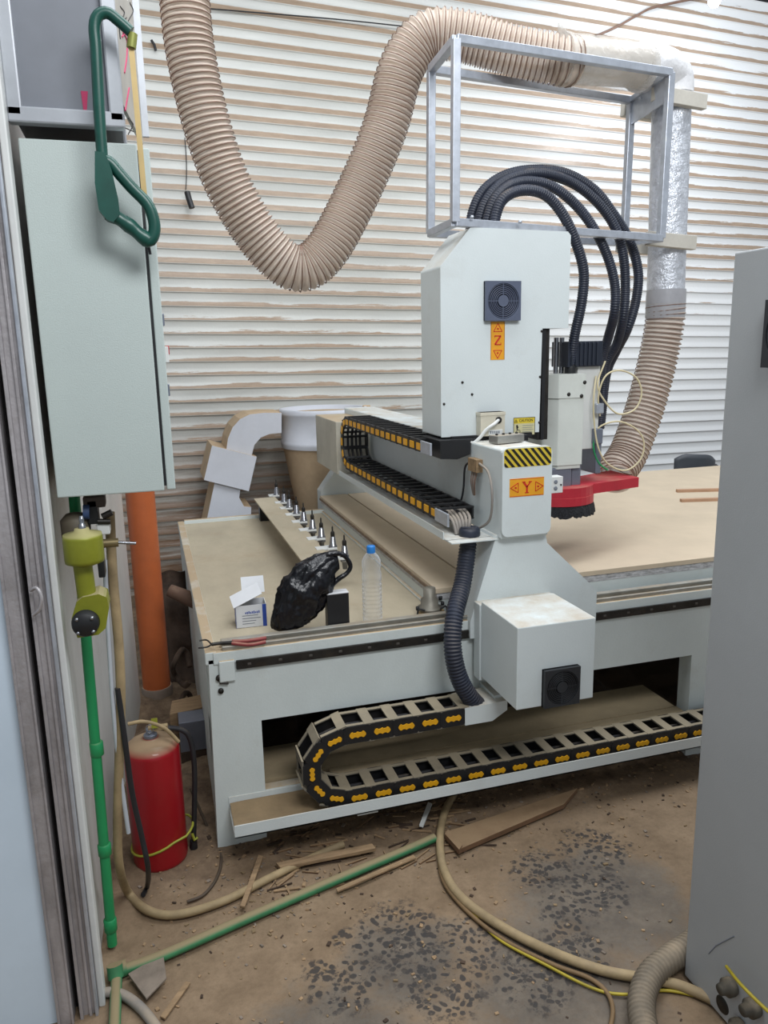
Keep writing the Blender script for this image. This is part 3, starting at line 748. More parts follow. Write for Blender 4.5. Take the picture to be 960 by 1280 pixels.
# socket box with white cable
s0 = P(601, 516, y=2.56); s1 = P(631, 544, y=2.56); b = MB(); b.box((s0.x, 2.56, s1.z), (s1.x, ZY0, s0.z), beige); b.box((s0.x-.002, 2.558, s0.z-.012), (s1.x+.002, ZY0, s0.z), beige)
sc_ = P(623, 525, y=2.56); b.lathe([(.0, -.003), (.012, -.003), (.012, .002), (0, .002)], sblack, (sc_.x, 2.558, sc_.z), 14, axis='y')
b.box((s0.x+.03, 2.557, s1.z+.004), (s1.x-.01, 2.56, s1.z+.022), whitepl); 
for k in range(5): b.box((s0.x+.036+k*.008, 2.5565, s1.z+.008), (s0.x+.041+k*.008, 2.558, s1.z+.018), greypr)
sk = b.build('socket_box', zc0, bevel=.001)
b = MB(); b.tube(spline([(sc_.x, 2.56, sc_.z), (sc_.x-.03, 2.53, sc_.z-.01), P(608, 537, y=2.535), P(600, 547, y=2.545), P(591, 554, y=2.56), P(587, 549, y=2.57)], .01), .006, whitepl, 8); b.build('power_cable', zc0)
# bolts on cover and small black marks
b = MB()
for u, v in ((677, 414), (675, 471), (674, 528), (633, 545), (578, 478), (590, 493), (555, 505)):
    p = P(u, v, y=ZY0); b.lathe([(0, -.004), (.004, -.004), (.005, 0)], darksteel, (p.x, ZY0, p.z), 8, axis='y')
b.build('cover_bolt', zc0)
# under-cover carriage between beam and cover
b = MB(); b.box((1.04, 2.585, 1.297), (1.36, 2.83, 1.314), black); b.box((1.2, 2.50, 1.296), (1.30, 2.59, 1.316), black)
q0 = P(617, 549, y=2.45); b.build('saddle', cnc)
b = MB(); Mx = Matrix.Translation((1.2, 2.47, 1.312)) @ Matrix.Rotation(.25, 4, 'Z'); b.cbox((0, 0, 0), (.12, .05, .028), alu, Mx)
for k in range(4): b.lathe([(0, 0), (.005, 0), (.005, .006), (0, .006)], darksteel, (-.045+.03*k, 0, .014), 10, M=Mx)
b.build('bearing_block', cnc, bevel=.002)
# Z rail (dark) to the right of the cover and lead rods
b = MB(); rx0 = pz[1].x-.0; b.box((rx0, 2.62, 1.28), (rx0+.045, 2.78, 1.70), darksteel); b.box((rx0+.012, 2.612, 1.28), (rx0+.026, 2.63, 1.72), black); b.build('z_rail', cnc, bevel=.002)
# spindle carriage
sp = MB(); SX0, SX1, SY0, SY1 = 1.455, 1.625, 2.65, 2.83
a0 = P(686.6, 470, y=SY0); a1 = P(733, 579, y=SY0)
SX0, SX1 = a0.x, a1.x-.02
ch = .035
def oct_box(x0, x1, y0, y1, z0, z1, c):
    return [(x0, y0+c), (x0+c*.9, y0), (x1, y0), (x1, y1), (x0, y1)]
sp.prism(oct_box(SX0, SX1, SY0, SY1, 0, 0, .05), 'z', 1.17, 1.43, lightpaint)
sp.prism(oct_box(SX0-.004, SX1+.004, SY0-.004, SY1, 0, 0, .05), 'z', 1.43, 1.52, lightpaint)
sp.prism(oct_box(SX0+.004, SX1-.004, SY0+.005, SY1, 0, 0, .05), 'z', 1.155, 1.23, lightpaint)
spo = sp.build('spindle', cnc, bevel=.003); spo['_o'] = cnc['_o']
b = MB(); b.box((SX0+.01, SY0+.01, 1.07), (SX0+.115, SY1-.02, 1.16), greymetal); b.box((SX0+.12, SY0+.02, 1.07), (SX1+.01, SY1-.02, 1.20), greymetal); b.box((SX0-.03, SY0+.03, 1.08), (SX0+.02, SY1, 1.19), black); b.build('spindle_nose', spo, bevel=.006)
m0 = P(704, 427, y=2.74); m1 = P(746, 456, y=2.74)
b = MB(); b.box((m0.x, 2.70, m1.z-.005), (m1.x, 2.83, m0.z), navy)
for k in range(7): b.box((m0.x+.012+k*(m1.x-m0.x-.024)/7, 2.694, m1.z), (m0.x+.020+k*(m1.x-m0.x-.024)/7, 2.70, m0.z-.004), navy)
b.build('spindle_motor', spo, bevel=.003)
m2 = P(719, 457, y=2.74); m3 = P(743, 575, y=2.74); b = MB(); b.box((m2.x, 2.72, m3.z+.05), (m3.x, 2.86, m2.z), whitepl); b.box((m3.x-.02, 2.70, m3.z-.05), (m3.x+.006, 2.85, m3.z+.08), greymetal); b.box((m3.x-.03, 2.69, 1.36), (m3.x+.004, 2.72, 1.40), steel); b.box((m3.x-.03, 2.69, 1.24), (m3.x+.004, 2.72, 1.30), greymetal); b.build('air_cylinder', spo, bevel=.003)
b = MB()
for u in (695.5, 702.5): 
    q = P(u, 422, y=2.76); q2 = P(u, 470, y=2.76); b.cyl((q.x, 2.76, q2.z-.05), (q.x, 2.76, q.z), .0095, chrome, 14)
b.build('guide_rod', spo)
q = P(713, 459, y=2.72); b = MB(); b.lathe([(.02, 1.515-.0), (.022, 1.52), (.022, 1.555), (.019, 1.56), (.019, 1.58)], black, (q.x, 2.72, 0), 18); b.build('cable_gland', spo)
# bolts of spindle block
for u, v in ((711, 493), (727, 495), (731, 478)):
    b = MB(); p = P(u, v, y=SY0-.004); b.lathe([(0, -.003), (.006, -.003), (.008, 0)], darksteel, (p.x, SY0-.004, p.z), 10, axis='y'); b.build('block_bolt', spo)
# dust shoe
b = MB(); scx, scy = SX0+.092, 2.745; sr = .148
pts = []
for k in range(28):
    a = math.radians(35)+math.radians(290)*k/27; pts.append((scx+sr*math.cos(a), scy+sr*math.sin(a)))
tip = P(784, 612, y=2.80)
pts += [(tip.x-.0, 2.72), (tip.x, 2.93)]
pts2 = [(p_[0], p_[1]) for p_ in pts]
b.prism(pts2, 'z', 1.045, 1.085, redp)
b.prism([(scx+(p_[0]-scx)*(1.02 if i < 28 else .45), scy+(p_[1]-scy)*(1.02 if i < 28 else .6)) for i, p_ in enumerate(pts2)], 'z', 1.015, 1.047, redp)
ds = b.build('dust_shoe', cnc, bevel=.003); ds['_o'] = cnc['_o']
b = MB(); vs = []; fs = []; n = 90
for k in range(n):
    a = 2*PI*k/n; r1 = sr+.006*random.random(); zb = .966+.016*random.random()
    for r, z in ((sr-.012, 1.02), (sr-.002, 1.02), (r1+.004, (zb+1.02)/2), (r1+.008, zb), (r1-.012, zb)): vs.append((scx+r*math.cos(a), scy+r*math.sin(a), z))
for k in range(n):
    for j in range(4): fs.append((k*5+j, ((k+1) % n)*5+j, ((k+1) % n)*5+j+1, k*5+j+1))
b.add(vs, fs, bristle); b.build('brush_ring', ds)
# cream air tubes coiled beside the spindle
b = MB()
c1_ = [P(750+0, 520, y=2.70), P(748, 495, y=2.69), P(757, 470, y=2.68), P(775, 463, y=2.68), P(795, 472, y=2.68), P(802, 492, y=2.68), P(793, 512, y=2.68), P(772, 517, y=2.68), P(755, 500, y=2.69), P(747, 480, y=2.7), P(757, 450, y=2.72)]
b.tube(spline(c1_, .01), .0035, cream, 8)
c2_ = [P(745, 470, y=2.71), P(742, 500, y=2.69), P(743, 530, y=2.69), P(748, 560, y=2.68), P(760, 580, y=2.68), P(782, 588, y=2.68), P(800, 575, y=2.68), P(805, 555, y=2.68), P(797, 538, y=2.68), P(775, 527, y=2.68), P(752, 532, y=2.69), P(742, 545, y=2.71)]
b.tube(spline(c2_, .01), .0035, cream, 8)
b.tube(spline([P(744, 540, y=2.71), P(742, 560, y=2.70), P(748, 578, y=2.70), P(760, 588, y=2.69)], .01), .0035, greenp, 8)
b.build('air_tube', cnc)

# ------------------------------------------------------------------ black conduits over the top of the head
def conduit(pix, ys, name, label, r=.019, mt=bluegrey):
    pts = [P(480+u/2.526, 200+v/2.526, y=y) for (u, v), y in zip(pix, ys)]
    q = spline(pts, .0022)
    b = MB(); b.tube(q, r, mt, 12, rad=lambda i, t: r+.0012*math.cos(i*2*PI/4))
    return tag(b.build(name), label, 'conduit', 'ribbed conduits arching over the machine head')
conduit([(345, 260), (352, 180), (378, 122), (435, 96), (505, 108), (560, 165), (602, 250), (630, 350), (624, 450), (601, 560), (590, 655)], [2.66, 2.66, 2.66, 2.66, 2.66, 2.66, 2.66, 2.67, 2.68, 2.70, 2.72], 'corrugated_conduit', 'innermost short ribbed black conduit looping down to the gland on the spindle')
conduit([(320, 260), (330, 175), (365, 105), (430, 70), (510, 76), (580, 118), (645, 190), (700, 290), (728, 390), (728, 480), (708, 560), (690, 625), (684, 700)], [2.70]*3+[2.72]*3+[2.73]*4+[2.80, 2.84, 2.86], 'corrugated_conduit', 'second ribbed black conduit from the inside of the arch over the head', .0185)
conduit([(298, 262), (305, 175), (340, 105), (400, 58), (490, 42), (590, 70), (670, 130), (728, 210), (755, 300), (762, 400), (755, 500), (735, 580), (700, 650), (690, 760), (682, 850)], [2.74]*5+[2.77]*6+[2.84, 2.89, 2.90, 2.90], 'corrugated_conduit', 'third ribbed black conduit whose arch passes just under the outermost one', .0185)
conduit([(272, 265), (278, 175), (312, 100), (380, 50), (470, 32), (570, 42), (660, 92), (720, 165), (775, 255), (802, 350), (796, 440), (770, 530), (735, 600), (702, 680), (684, 840)], [2.79]*8+[2.81]*4+[2.90, 2.95, 2.95], 'corrugated_conduit', 'outermost ribbed black conduit bulging farthest right beside the foil duct')

# ------------------------------------------------------------------ steel frame above head
t = empty('steel_frame', P(568, 280, y=2.6), 'open box frame of bare galvanised square tube mounted above the machine head', 'metal frame')
A = dict(fl=(P(568.5, 278, y=2.60), P(570, 49, y=2.60)), bl=(P(538, 292, y=2.84), P(539, 87, y=2.84)), fr=(P(826, 298, y=2.74), P(838, 91, y=2.74)), br=(P(780, 304, y=3.02), P(789, 126, y=3.02)))
s_ = .027
def sbar(p, q, wd=s_, h=s_): b = MB(); b.bar(p, q, wd, h, steel); return b.build('frame_tube', t, bevel=.002)
for k in ('fl', 'bl', 'fr', 'br'): sbar(A[k][0], A[k][1])
for i in (0, 1):
    sbar(A['fl'][i], A['fr'][i]); sbar(A['bl'][i], A['br'][i]); sbar(A['fl'][i], A['bl'][i])
sbar(A['fr'][0], A['br'][0])
b = MB(); p, q = A['fr'][1], A['br'][1]; b.bar(p-Vector((0, 0, .04)), q-Vector((0, 0, .04)), .006, .11, steel); b.bar(p, q, .03, .02, steel)
b.build('gusset_plate', t, bevel=.001)
b = MB()
for p_ in (P(590, 277, y=2.585), P(650, 283, y=2.60), P(800, 128, y=2.9)): b.lathe([(0, 0), (.007, 0), (.007, .008), (.003, .01), (0, .01)], steel, p_+Vector((0, 0, .01)), 8)
b.build('frame_bolt', t)

# ------------------------------------------------------------------ ducts and hoses
def duct_hose(name, pts, r, pitch_, label, amp=.004):
    n = 6; q = spline(pts, pitch_/n)
    og = q[0]
    t = empty(name, og, label, 'hose')
    b = MB(); b.tube(q, r, hosefilm, 28, rad=lambda i, tt: r-amp+amp*2*abs(math.cos(i*PI/n))**2, caps=False); b.build('hose_film', t)
    # wire rings along ridges (spiral)
    b = MB(); vs = []; 
    # parallel transport frames
    u = None; fr = []
    for i in range(len(q)):
        tg = (q[min(i+1, len(q)-1)]-q[max(i-1, 0)]).normalized()
        if u is None: u = tg.cross(Vector((0, 1, 0))).normalized()
        u = (u-tg*u.dot(tg)).normalized(); fr.append((q[i], u.copy(), tg.cross(u)))
    hel = []; seg = 18; total = (len(q)-1)/n
    k = 0
    while True:
        pos = k/seg*n
        i = int(pos)
        if i >= len(q)-1: break
        f = pos-i; c = fr[i][0].lerp(fr[i+1][0], f); uu = fr[i][1]; vv = fr[i][2]; a = 2*PI*k/seg; hel.append(c+(uu*math.cos(a)+vv*math.sin(a))*(r+amp*.9)); k += 1
    b.tube(hel, .0021, wire, 5); b.build('wire_coil', t)
    return t
yy = lambda u: 3.0-.22*max(0, min(1, (u-450)/250))
hp = [(228, -60), (231, 0), (239, 70), (259, 158), (288, 237), (332, 307), (372, 336), (408, 313), (449, 237), (481, 160), (502, 85), (532, 46), (575, 45), (640, 63), (700, 75), (716, 77)]
duct_hose('dust_hose', [P(u, v, y=yy(u)) for u, v in hp], .079, .0195, 'large clear ribbed dust hose sagging in a deep U from the ceiling to the head', .006)
# short dark coupling inside the hose
b = MB(); a_ = P(690, 73, y=2.77); c_ = P(830, 90, y=2.86)
e1 = P(815, 84, y=2.85); e2 = P(843, 108, y=2.93); 
film_o = MB(); q = spline([P(700, 74, y=2.78), P(760, 80, y=2.81), P(806, 82, y=2.85)], .012)
film_o.tube(q, .086, film, 28, rad=lambda i, t_: .088+.006*mn.noise(Vector((i*.4, 0, 0)))); 
film_o.tube(spline([P(706, 52, y=2.76), P(702, 40, y=2.74), P(698, 27, y=2.73)], .01), .02, film, 10, rad=lambda i, t_: .03*(1-t_)+.004)
vs = [P(655, 100, y=2.70), P(660, 100, y=2.70), P(659, 128, y=2.70), P(656, 126, y=2.70)]
tag(film_o.build('plastic_wrap'), 'clear crumpled plastic film wrapped around the hose end beside the white elbow', 'plastic film')
t = empty('dust_duct', P(838, 400, y=2.95), 'silver foil wrapped duct with white elbow running down beside the steel frame', 'duct')
top = P(840, 112, y=2.95); bot = P(831, 398, y=2.95)
b = MB(); q = spline([P(706, 76, y=2.80), P(770, 80, y=2.84), P(806, 83, y=2.90)], .01); b.tube(q, .078, mat('frosted_duct_plastic', (214, 206, 196), .4, var=.06, alpha=.7), 28)
q = spline([P(800, 84, y=2.88), P(822, 86, y=2.92), P(838, 98, y=2.95), top+Vector((0, 0, -.03))], .01); b.tube(q, .084, mat('frosted_elbow_plastic', (222, 222, 224), .3, var=.05, bump=.5, bscale=30), 28, rad=lambda i, t_: .086 if t_ > .15 else .09); b.build('elbow', t)
n = 60; b = MB(); q = [top.lerp(bot, k/n) for k in range(n+1)]
b.tube(q, .08, foil, 32, rad=lambda i, t_: .078+.0016*mn.noise(Vector((i*.9, 3, 1)))); b.build('foil_pipe', t)
b = MB(); zz1 = bot.z; b.lathe([(.0815, 0), (.0825, .01), (.0825, .1), (.081, .12)], mat('grey_sleeve_film', (178, 178, 182), .3, alpha=.75), bot, 28); b.build('sleeve', t)
duct_hose('dust_hose', [bot+Vector((0, 0, .06)), bot+Vector((.0, 0, -.02)), P(822, 450, y=2.95), P(806, 510, y=2.93), P(786, 565, y=2.90), P(770, 590, y=2.86), P(768, 600, y=2.83)], .078, .020, 'short clear ribbed hose joining the foil duct to the red dust shoe', .005)
# wooden clamps that hold the duct
def clamp(u0, v0, u1, v1, lab):
    y0 = 2.80; p0 = P(u0, v0, y=y0); p1 = P(u1, v1, y=y0+.02); t = empty('duct_clamp', p0, lab, 'clamp', None)
    d = Vector((p1.x-p0.x, .02, -.0)); 
    for yb in (2.845, 3.055):
        b = MB(); b.bar((p0.x, yb, p0.z), (p1.x+.02, yb+.02, p0.z-.012), .03, .055, mat('pale_clamp_wood', (196, 192, 182), .75, var=.06, scale=10)); b.build('clamp_bar', t, bevel=.002)
clamp(826, 112, 886, 112, 'pale timber clamp holding the top of the foil duct against the steel frame')
clamp(818, 296, 872, 298, 'pale timber clamp holding the foil duct at the foot of the steel frame')

# ------------------------------------------------------------------ cyclone and flat duct behind the machine
CYY = 4.87
c0 = P(348, 508, y=CYY); c1 = P(458, 505, y=CYY); cr = (c1.x-c0.x)/2*.97; ccx = (c0.x+c1.x)/2; ztop = c0.z-.02
zb1 = P(352, 556, y=CYY).z
t = empty('dust_cyclone', (ccx, CYY, 0), 'round dust separator with white drum and dusty tan cone behind the machine', 'dust collector')
b = MB(); b.lathe([(cr*.985, zb1-.02), (cr, zb1), (cr, zb1+.02), (cr*.985, zb1+.022), (cr, ztop-.04), (cr*1.01, ztop-.035), (cr*1.01, ztop-.02), (cr, ztop-.015), (cr, ztop), (cr*.94, ztop), (cr*.94, zb1), (cr*.93, zb1-.02)], white, (ccx, CYY, 0), 48); b.build('drum', t)
b = MB(); b.lathe([(cr*.96, zb1-.01), (cr*.82, .80), (cr*.62, .5), (cr*.4, .35), (cr*.4, .30)], dustcone, (ccx, CYY, 0), 40); b.build('cone', t)
b = MB(); b.lathe([(cr*.95, ztop-.03), (cr*.5, ztop-.02), (0, ztop-.02)], dustcone, (ccx, CYY, 0), 40); b.build('lid', t)
b = MB(); b.lathe([(cr*.9, .0), (cr*.92, .02), (cr*.92, .28), (cr*.86, .30), (0, .30)], white, (ccx, CYY, 0), 32); b.build('dust_bin', t)
b = MB(); hh_ = P(458, 512, y=CYY); b.box((ccx+cr-.02, CYY-.03, hh_.z-.05), (ccx+cr+.03, CYY+.0, hh_.z+.03), dustcone); b.build('clasp', t, bevel=.006)
DY0, DY1 = 4.72, 5.05
def pp(l, y=DY0): return [(P(u, v, y=y).x, P(u, v, y=y).z) for u, v in l]
t = empty('dust_duct', P(290, 648, y=DY0), 'white flat rectangular duct bending down from the separator drum by the ribbed wall', 'duct')
b = MB(); b.prism(pp([(283, 562), (285, 548), (291, 534), (300, 524), (312, 518), (330, 516), (352, 516), (352, 541), (338, 542), (326, 547), (318, 556), (314, 572)]), 'y', DY0, DY1, dustcone, capmat=white); b.build('elbow', t)
b = MB(); b.prism(pp([(265, 557), (321, 571), (311, 614), (255, 600)], DY0-.02), 'y', DY0-.02, DY1-.0, dustcone, capmat=white); b.build('collar', t)
b = MB(); b.prism(pp([(269, 600), (301, 608), (299, 622), (305, 633), (314, 634), (313, 690), (250, 690)]), 'y', DY0, DY1-.02, dustcone, capmat=white); b.build('duct_section', t)
b = MB(); b.prism([(pp([(250, 680)])[0][0], 0), (pp([(313, 680)])[0][0], 0), (pp([(313, 680)])[0][0], .56), (pp([(250, 680)])[0][0], .56)], 'y', DY0+.02, DY1-.04, dustcone); b.build('duct_stand', t)

# ------------------------------------------------------------------ tool rack on the side table
RKZ = .81
t = empty('tool_rack', (.56, 3.7, TZ), 'long narrow raised rack with white forks along the side table', 'tool rack')
xrk = .538; xpe = .66
b = MB(); b.box((xrk, 2.95, RKZ-.008), (xpe, 4.355, RKZ), tan); b.build('rack_plate', t, bevel=.001)
for y0 in (4.28, 3.02): b = MB(); b.box((xrk+.02, y0, TZ), (xrk+.1, y0+.05, RKZ-.008), black); b.build('leg', t)
hb = [(346, 621), (355.5, 630), (362, 637), (371, 645), (380, 654), (391, 664), (402, 675), (416.4, 687), (431, 699)]
th = None
names = ['farthest tool holder on the rack, nearest the dust separator', 'tool holder on the rack, second from the far end', 'tool holder on the rack, third from the far end', 'tool holder on the rack, fourth from the far end', 'tool holder in the exact middle of the rack row', 'tool holder on the rack, fourth from the near end', 'tool holder on the rack, third from the near end', 'tool holder on the rack, second from the near end, just above the black bag', 'nearest tool holder of the rack, beside the black bag handle']
for i, (u, v) in enumerate(hb):
    p = P(u, v, z=RKZ-.01); hx = p.x; hy = p.y
    b = MB(); b.box((xpe-.03, hy-.024, RKZ-.004), (hx-.022, hy+.024, RKZ+.004), whitepl)
    for sg in (-1, 1): b.box((hx-.03, hy+sg*.024-.006, RKZ-.004), (hx+.012, hy+sg*.024+.006, RKZ+.004), whitepl)
    b.build('tool_fork', t, bevel=.001)
    if th is None:
        th = empty('tool_holder', (hx, hy, RKZ-.02), names[0], 'tool holder', 'tool holders standing in the rack')
        b = MB(); o = Vector((hx, hy, RKZ-.02)); b.lathe([(0, -.03), (.010, -.03), (.012, 0), (.018, .002), (.018, .010), (.0155, .013), (.0155, .017), (.018, .02), (.018, .028), (.015, .031), (.011, .065), (.008, .068)], chrome, o, 20); b.build('taper', th)
        b = MB(); b.lathe([(.0075, .066), (.009, .07), (.009, .084), (.006, .09)], darksteel, o, 14); b.build('collet_nut', th)
        b = MB(); b.lathe([(.0035, .088), (.0035, .108), (.0005, .114)], darksteel, o, 8); b.build('cutter', th)
    else: copy_tree(th, (hx, hy, RKZ-.02), .7*i, names[i])
# far clutter at rack end : small box with rod
t = empty('tool_setter', P(540, 772, z=TZ), 'grey stepped tool setting cylinder on a small bracket at the near table edge', 'sensor')
o = Vector(P(537, 771, z=TZ)); o.y = 2.475; o.x = P(537, 771, y=2.475).x
t.location = o; t['_o'] = tuple(o)
b = MB(); b.box((o.x-.04, 2.455, TZ), (o.x+.05, 2.498, TZ+.022), mat('small_tan_block', (170, 146, 106), .7, var=.1)); b.build('base_block', t, bevel=.002)
b = MB(); b.lathe([(.040, .022), (.043, .026), (.043, .034), (.032, .036), (.032, .062), (.022, .070), (.022, .104), (0, .105)], mat('dull_grey_metal', (122, 118, 108), .5, .4, var=.1), o, 24); b.build('setter_body', t)
b = MB()
for sx_, e in ((-1, .02), (1, .05)): b.tube(spline([o+Vector((sx_*.03, -.035, .034)), o+Vector((sx_*.052, -.03, .04)), o+Vector((sx_*.056, -.03, .022)), o+Vector((sx_*.066, -.03, .003))], .01), .0035, black, 6)
for k in range(3): b.lathe([(0, 0), (.007, 0), (.007, .012), (0, .012)], black, o+Vector((-.052 if k == 0 else .05, -.02+.02*k, .034+.014*(k == 2))), 8)
b.build('clamp_wire', t)

# ------------------------------------------------------------------ objects on the side table
def at(u, v, z=TZ): return P(u, v, z=z)
# bottle
o = at(466, 780); o = Vector((o.x, o.y, TZ)); hB = .245
k_ = (P(468, 682, y=o.y).z-TZ)/.245
t = empty('water_bottle', o, 'clear ribbed plastic water bottle with a blue cap standing on the side table', 'bottle')
prof = [(0, .004), (.024, .002), (.033, .008), (.0345, .014)]
for k in range(9):
    z = .02+k*.013; prof += [(.0345, z), (.0345, z+.006), (.0305, z+.0095)]
prof += [(.0345, .14), (.0345, .16), (.031, .175), (.034, .18), (.033, .20), (.026, .213), (.015, .225), (.0125, .228), (.0125, .232)]
b = MB(); b.lathe([(r, z*k_) for r, z in prof], glassy, o, 36); b.build('bottle_body', t)
b = MB(); b.lathe([(.0148, .224*k_), (.015, .228*k_), (.015, .243*k_), (.0135, .246*k_), (0, .246*k_)], bluecap, o, 24); b.build('cap', t)
# black box with white top
o = at(424, 790); hz = P(424, 741, y=o.y).z-TZ; dx = P(438, 790, y=o.y).x-P(411, 790, y=o.y).x
t = empty('small_box', o, 'narrow upright black box with a white top between the bag and the bottle', 'box')
b = MB(); b.box((o.x-dx/2, o.y, TZ), (o.x+dx/2, o.y+.04, TZ+hz-.004), black); b.build('box_body', t, bevel=.001)
b = MB(); b.box((o.x-dx/2-.0005, o.y-.0005, TZ+hz-.004), (o.x+dx/2+.0005, o.y+.0405, TZ+hz), paper); b.build('box_lid', t, bevel=.001)
# carton
a_ = at(296, 786); c_ = at(334, 782); wv = (Vector((c_.x-a_.x, c_.y-a_.y, 0))); wl = wv.length; ang = math.atan2(wv.y, wv.x)
hc = P(297, 758, y=a_.y).z-TZ; dp = .075
t = empty('carton', a_, 'small open white carton with blue edges and a raised lid on the side table', 'carton')
M = Matrix.Translation((a_.x, a_.y, TZ)) @ Matrix.Rotation(ang, 4, 'Z')
b = MB(); th_ = .0015
b.box((0, 0, 0), (wl, th_, hc), paper, M); b.box((0, dp, 0), (wl, dp+th_, hc), paper, M); b.box((0, 0, 0), (th_, dp, hc), paper, M); b.box((wl-th_, 0, 0), (wl, dp, hc), paper, M); b.box((0, 0, 0), (wl, dp, th_), inner, M)
b.box((th_, th_, hc*.3), (wl-th_, dp, hc*.31), inner, M)
b.box((wl*.87, -.0006, .0), (wl, .0, hc), bluei, M); b.box((-.0006, 0, 0), (0, dp*.25, hc*.9), bluei, M); b.box((-.0006, dp*.7, 0), (0, dp, hc*.9), bluei, M)
for k, (x0_, x1_) in enumerate(((.30, .80), (.2, .72), (.2, .8), (.2, .65), (.2, .6))):
    zz = hc*(.66-.12*k)
    if k == 0:
        for j in range(9): b.box((wl*(x0_+.055*j), -.0008, zz-.003-.001*(j % 2)), (wl*(x0_+.055*j+.035), 0, zz+.003+.0015*((j*7) % 3)), bluei, M)
    else: b.box((wl*x0_, -.0006, zz-.0012), (wl*x1_, 0, zz+.0012), greypr, M)
b.build('carton_body', t)
b = MB(); Ml = M @ Matrix.Translation((0.004, .0, hc)) @ Matrix.Rotation(math.radians(-24), 4, 'Y') @ Matrix.Rotation(math.radians(14), 4, 'X')
b.box((-.012, -.004, 0), (wl*.92, dp*1.05, .0016), paper, Ml); b.build('flap', t)
b = MB(); Ml = M @ Matrix.Translation((wl*.75, dp, hc+.02)) @ Matrix.Rotation(math.radians(62), 4, 'X'); b.box((-.05, 0, 0), (.03, .06, .0012), paper, Ml); b.build('flap', t)
# plastic bag
def bag():
    spine = [(364, 790, .052), (363, 776, .064), (370, 757, .078), (384, 735, .084), (399, 717, .076), (411, 706, .056), (424, 702, .026)]
    y0 = at(375, 796).y
    pts = [P(u, v, y=y0+.03+.0*i) for i, (u, v, r) in enumerate(spine)]
    q = spline(pts, .006); rs = []
    N = len(q)
    def rad(i, t_):
        f = t_*(len(spine)-1); k = min(int(f), len(spine)-2); return spine[k][2]*(1-(f-k))+spine[k+1][2]*(f-k)
    b = MB(); n = 56; vs = []; fs = []
    for i in range(N):
        tg = (q[min(i+1, N-1)]-q[max(i-1, 0)]).normalized(); u = tg.cross(Vector((0, 1, 0))).normalized(); v = Vector((0, 1, 0)); r = rad(i, i/(N-1))
        e = 1 if i > 3 else (i+1)/5
        for k in range(n):
            a = 2*PI*k/n; d = (u*math.cos(a)+v*math.sin(a)*.62)
            pz_ = q[i]+d*r
            cr_ = abs(mn.noise(Vector((math.cos(a)*2.6, math.sin(a)*2.6, i*.09))))*1.0+abs(mn.noise(Vector((math.cos(a)*6, math.sin(a)*6, i*.16+5))))*.6+.18*abs(mn.noise(pz_*60))
            vs.append(q[i]+d*r*e*(1.16-.42*cr_))
    for i in range(N-1):
        for k in range(n): fs.append((i*n+k, i*n+(k+1)%n, (i+1)*n+(k+1)%n, (i+1)*n+k))
    fs.append(tuple(reversed(range(n)))); fs.append(tuple((N-1)*n+k for k in range(n)))
    for v in vs: v.z = max(v.z, TZ+.001)
    b.add(vs, fs, bagm, True)
    # thin opened mouth panel and handle loop
    y1 = y0+.02
    hl = [P(u, v, y=y1) for u, v in ((408, 694), (418, 692), (428, 693), (435, 700), (438, 709), (433, 717), (424, 723), (414, 732), (406, 744))]
    b.tube(spline(hl, .008), .008, bagm, 10, rad=lambda i, t_: .0075+.005*abs(mn.noise(Vector((i*.35, 1, 0))))+.008*max(0, t_-.55)+.01*max(0, .2-t_))
    o = b.build('plastic_bag', origin=(at(375, 796).x, y0, TZ))
    return tag(o, 'crumpled shiny black plastic bag with a loop handle slumped on the side table', 'bag')
bag()
# pliers with red handles lying over the near edge
t = empty('pliers', P(292, 803, z=RZ), 'red handled pliers with open black jaws lying at the near left table corner', 'pliers')
zz = RZ+.006
b = MB(); b.tube(spline([P(290, 802, z=zz), P(310, 801, z=zz), P(336, 797, z=zz)], .01), .0065, mat('dull_red_grip', (134, 56, 58), .6, var=.1, dust=.4), 10); b.tube(spline([P(290, 804, z=zz), P(312, 806, z=zz-.004), P(334, 802, z=zz-.004)], .01), .006, MATS['dull_red_grip'], 10); b.build('handle', t)
b = MB(); b.tube(spline([P(292, 803, z=zz), P(276, 804, z=zz), P(262, 806, z=zz)], .01), .006, darksteel, 8); b.tube(spline([P(264, 805, z=zz), P(258, 800, z=zz), P(248, 801, z=zz)], .006), .0028, darksteel, 8); b.tube(spline([P(264, 806, z=zz), P(258, 809, z=zz), P(246, 810, z=zz)], .006), .0028, darksteel, 8); b.build('jaw', t)

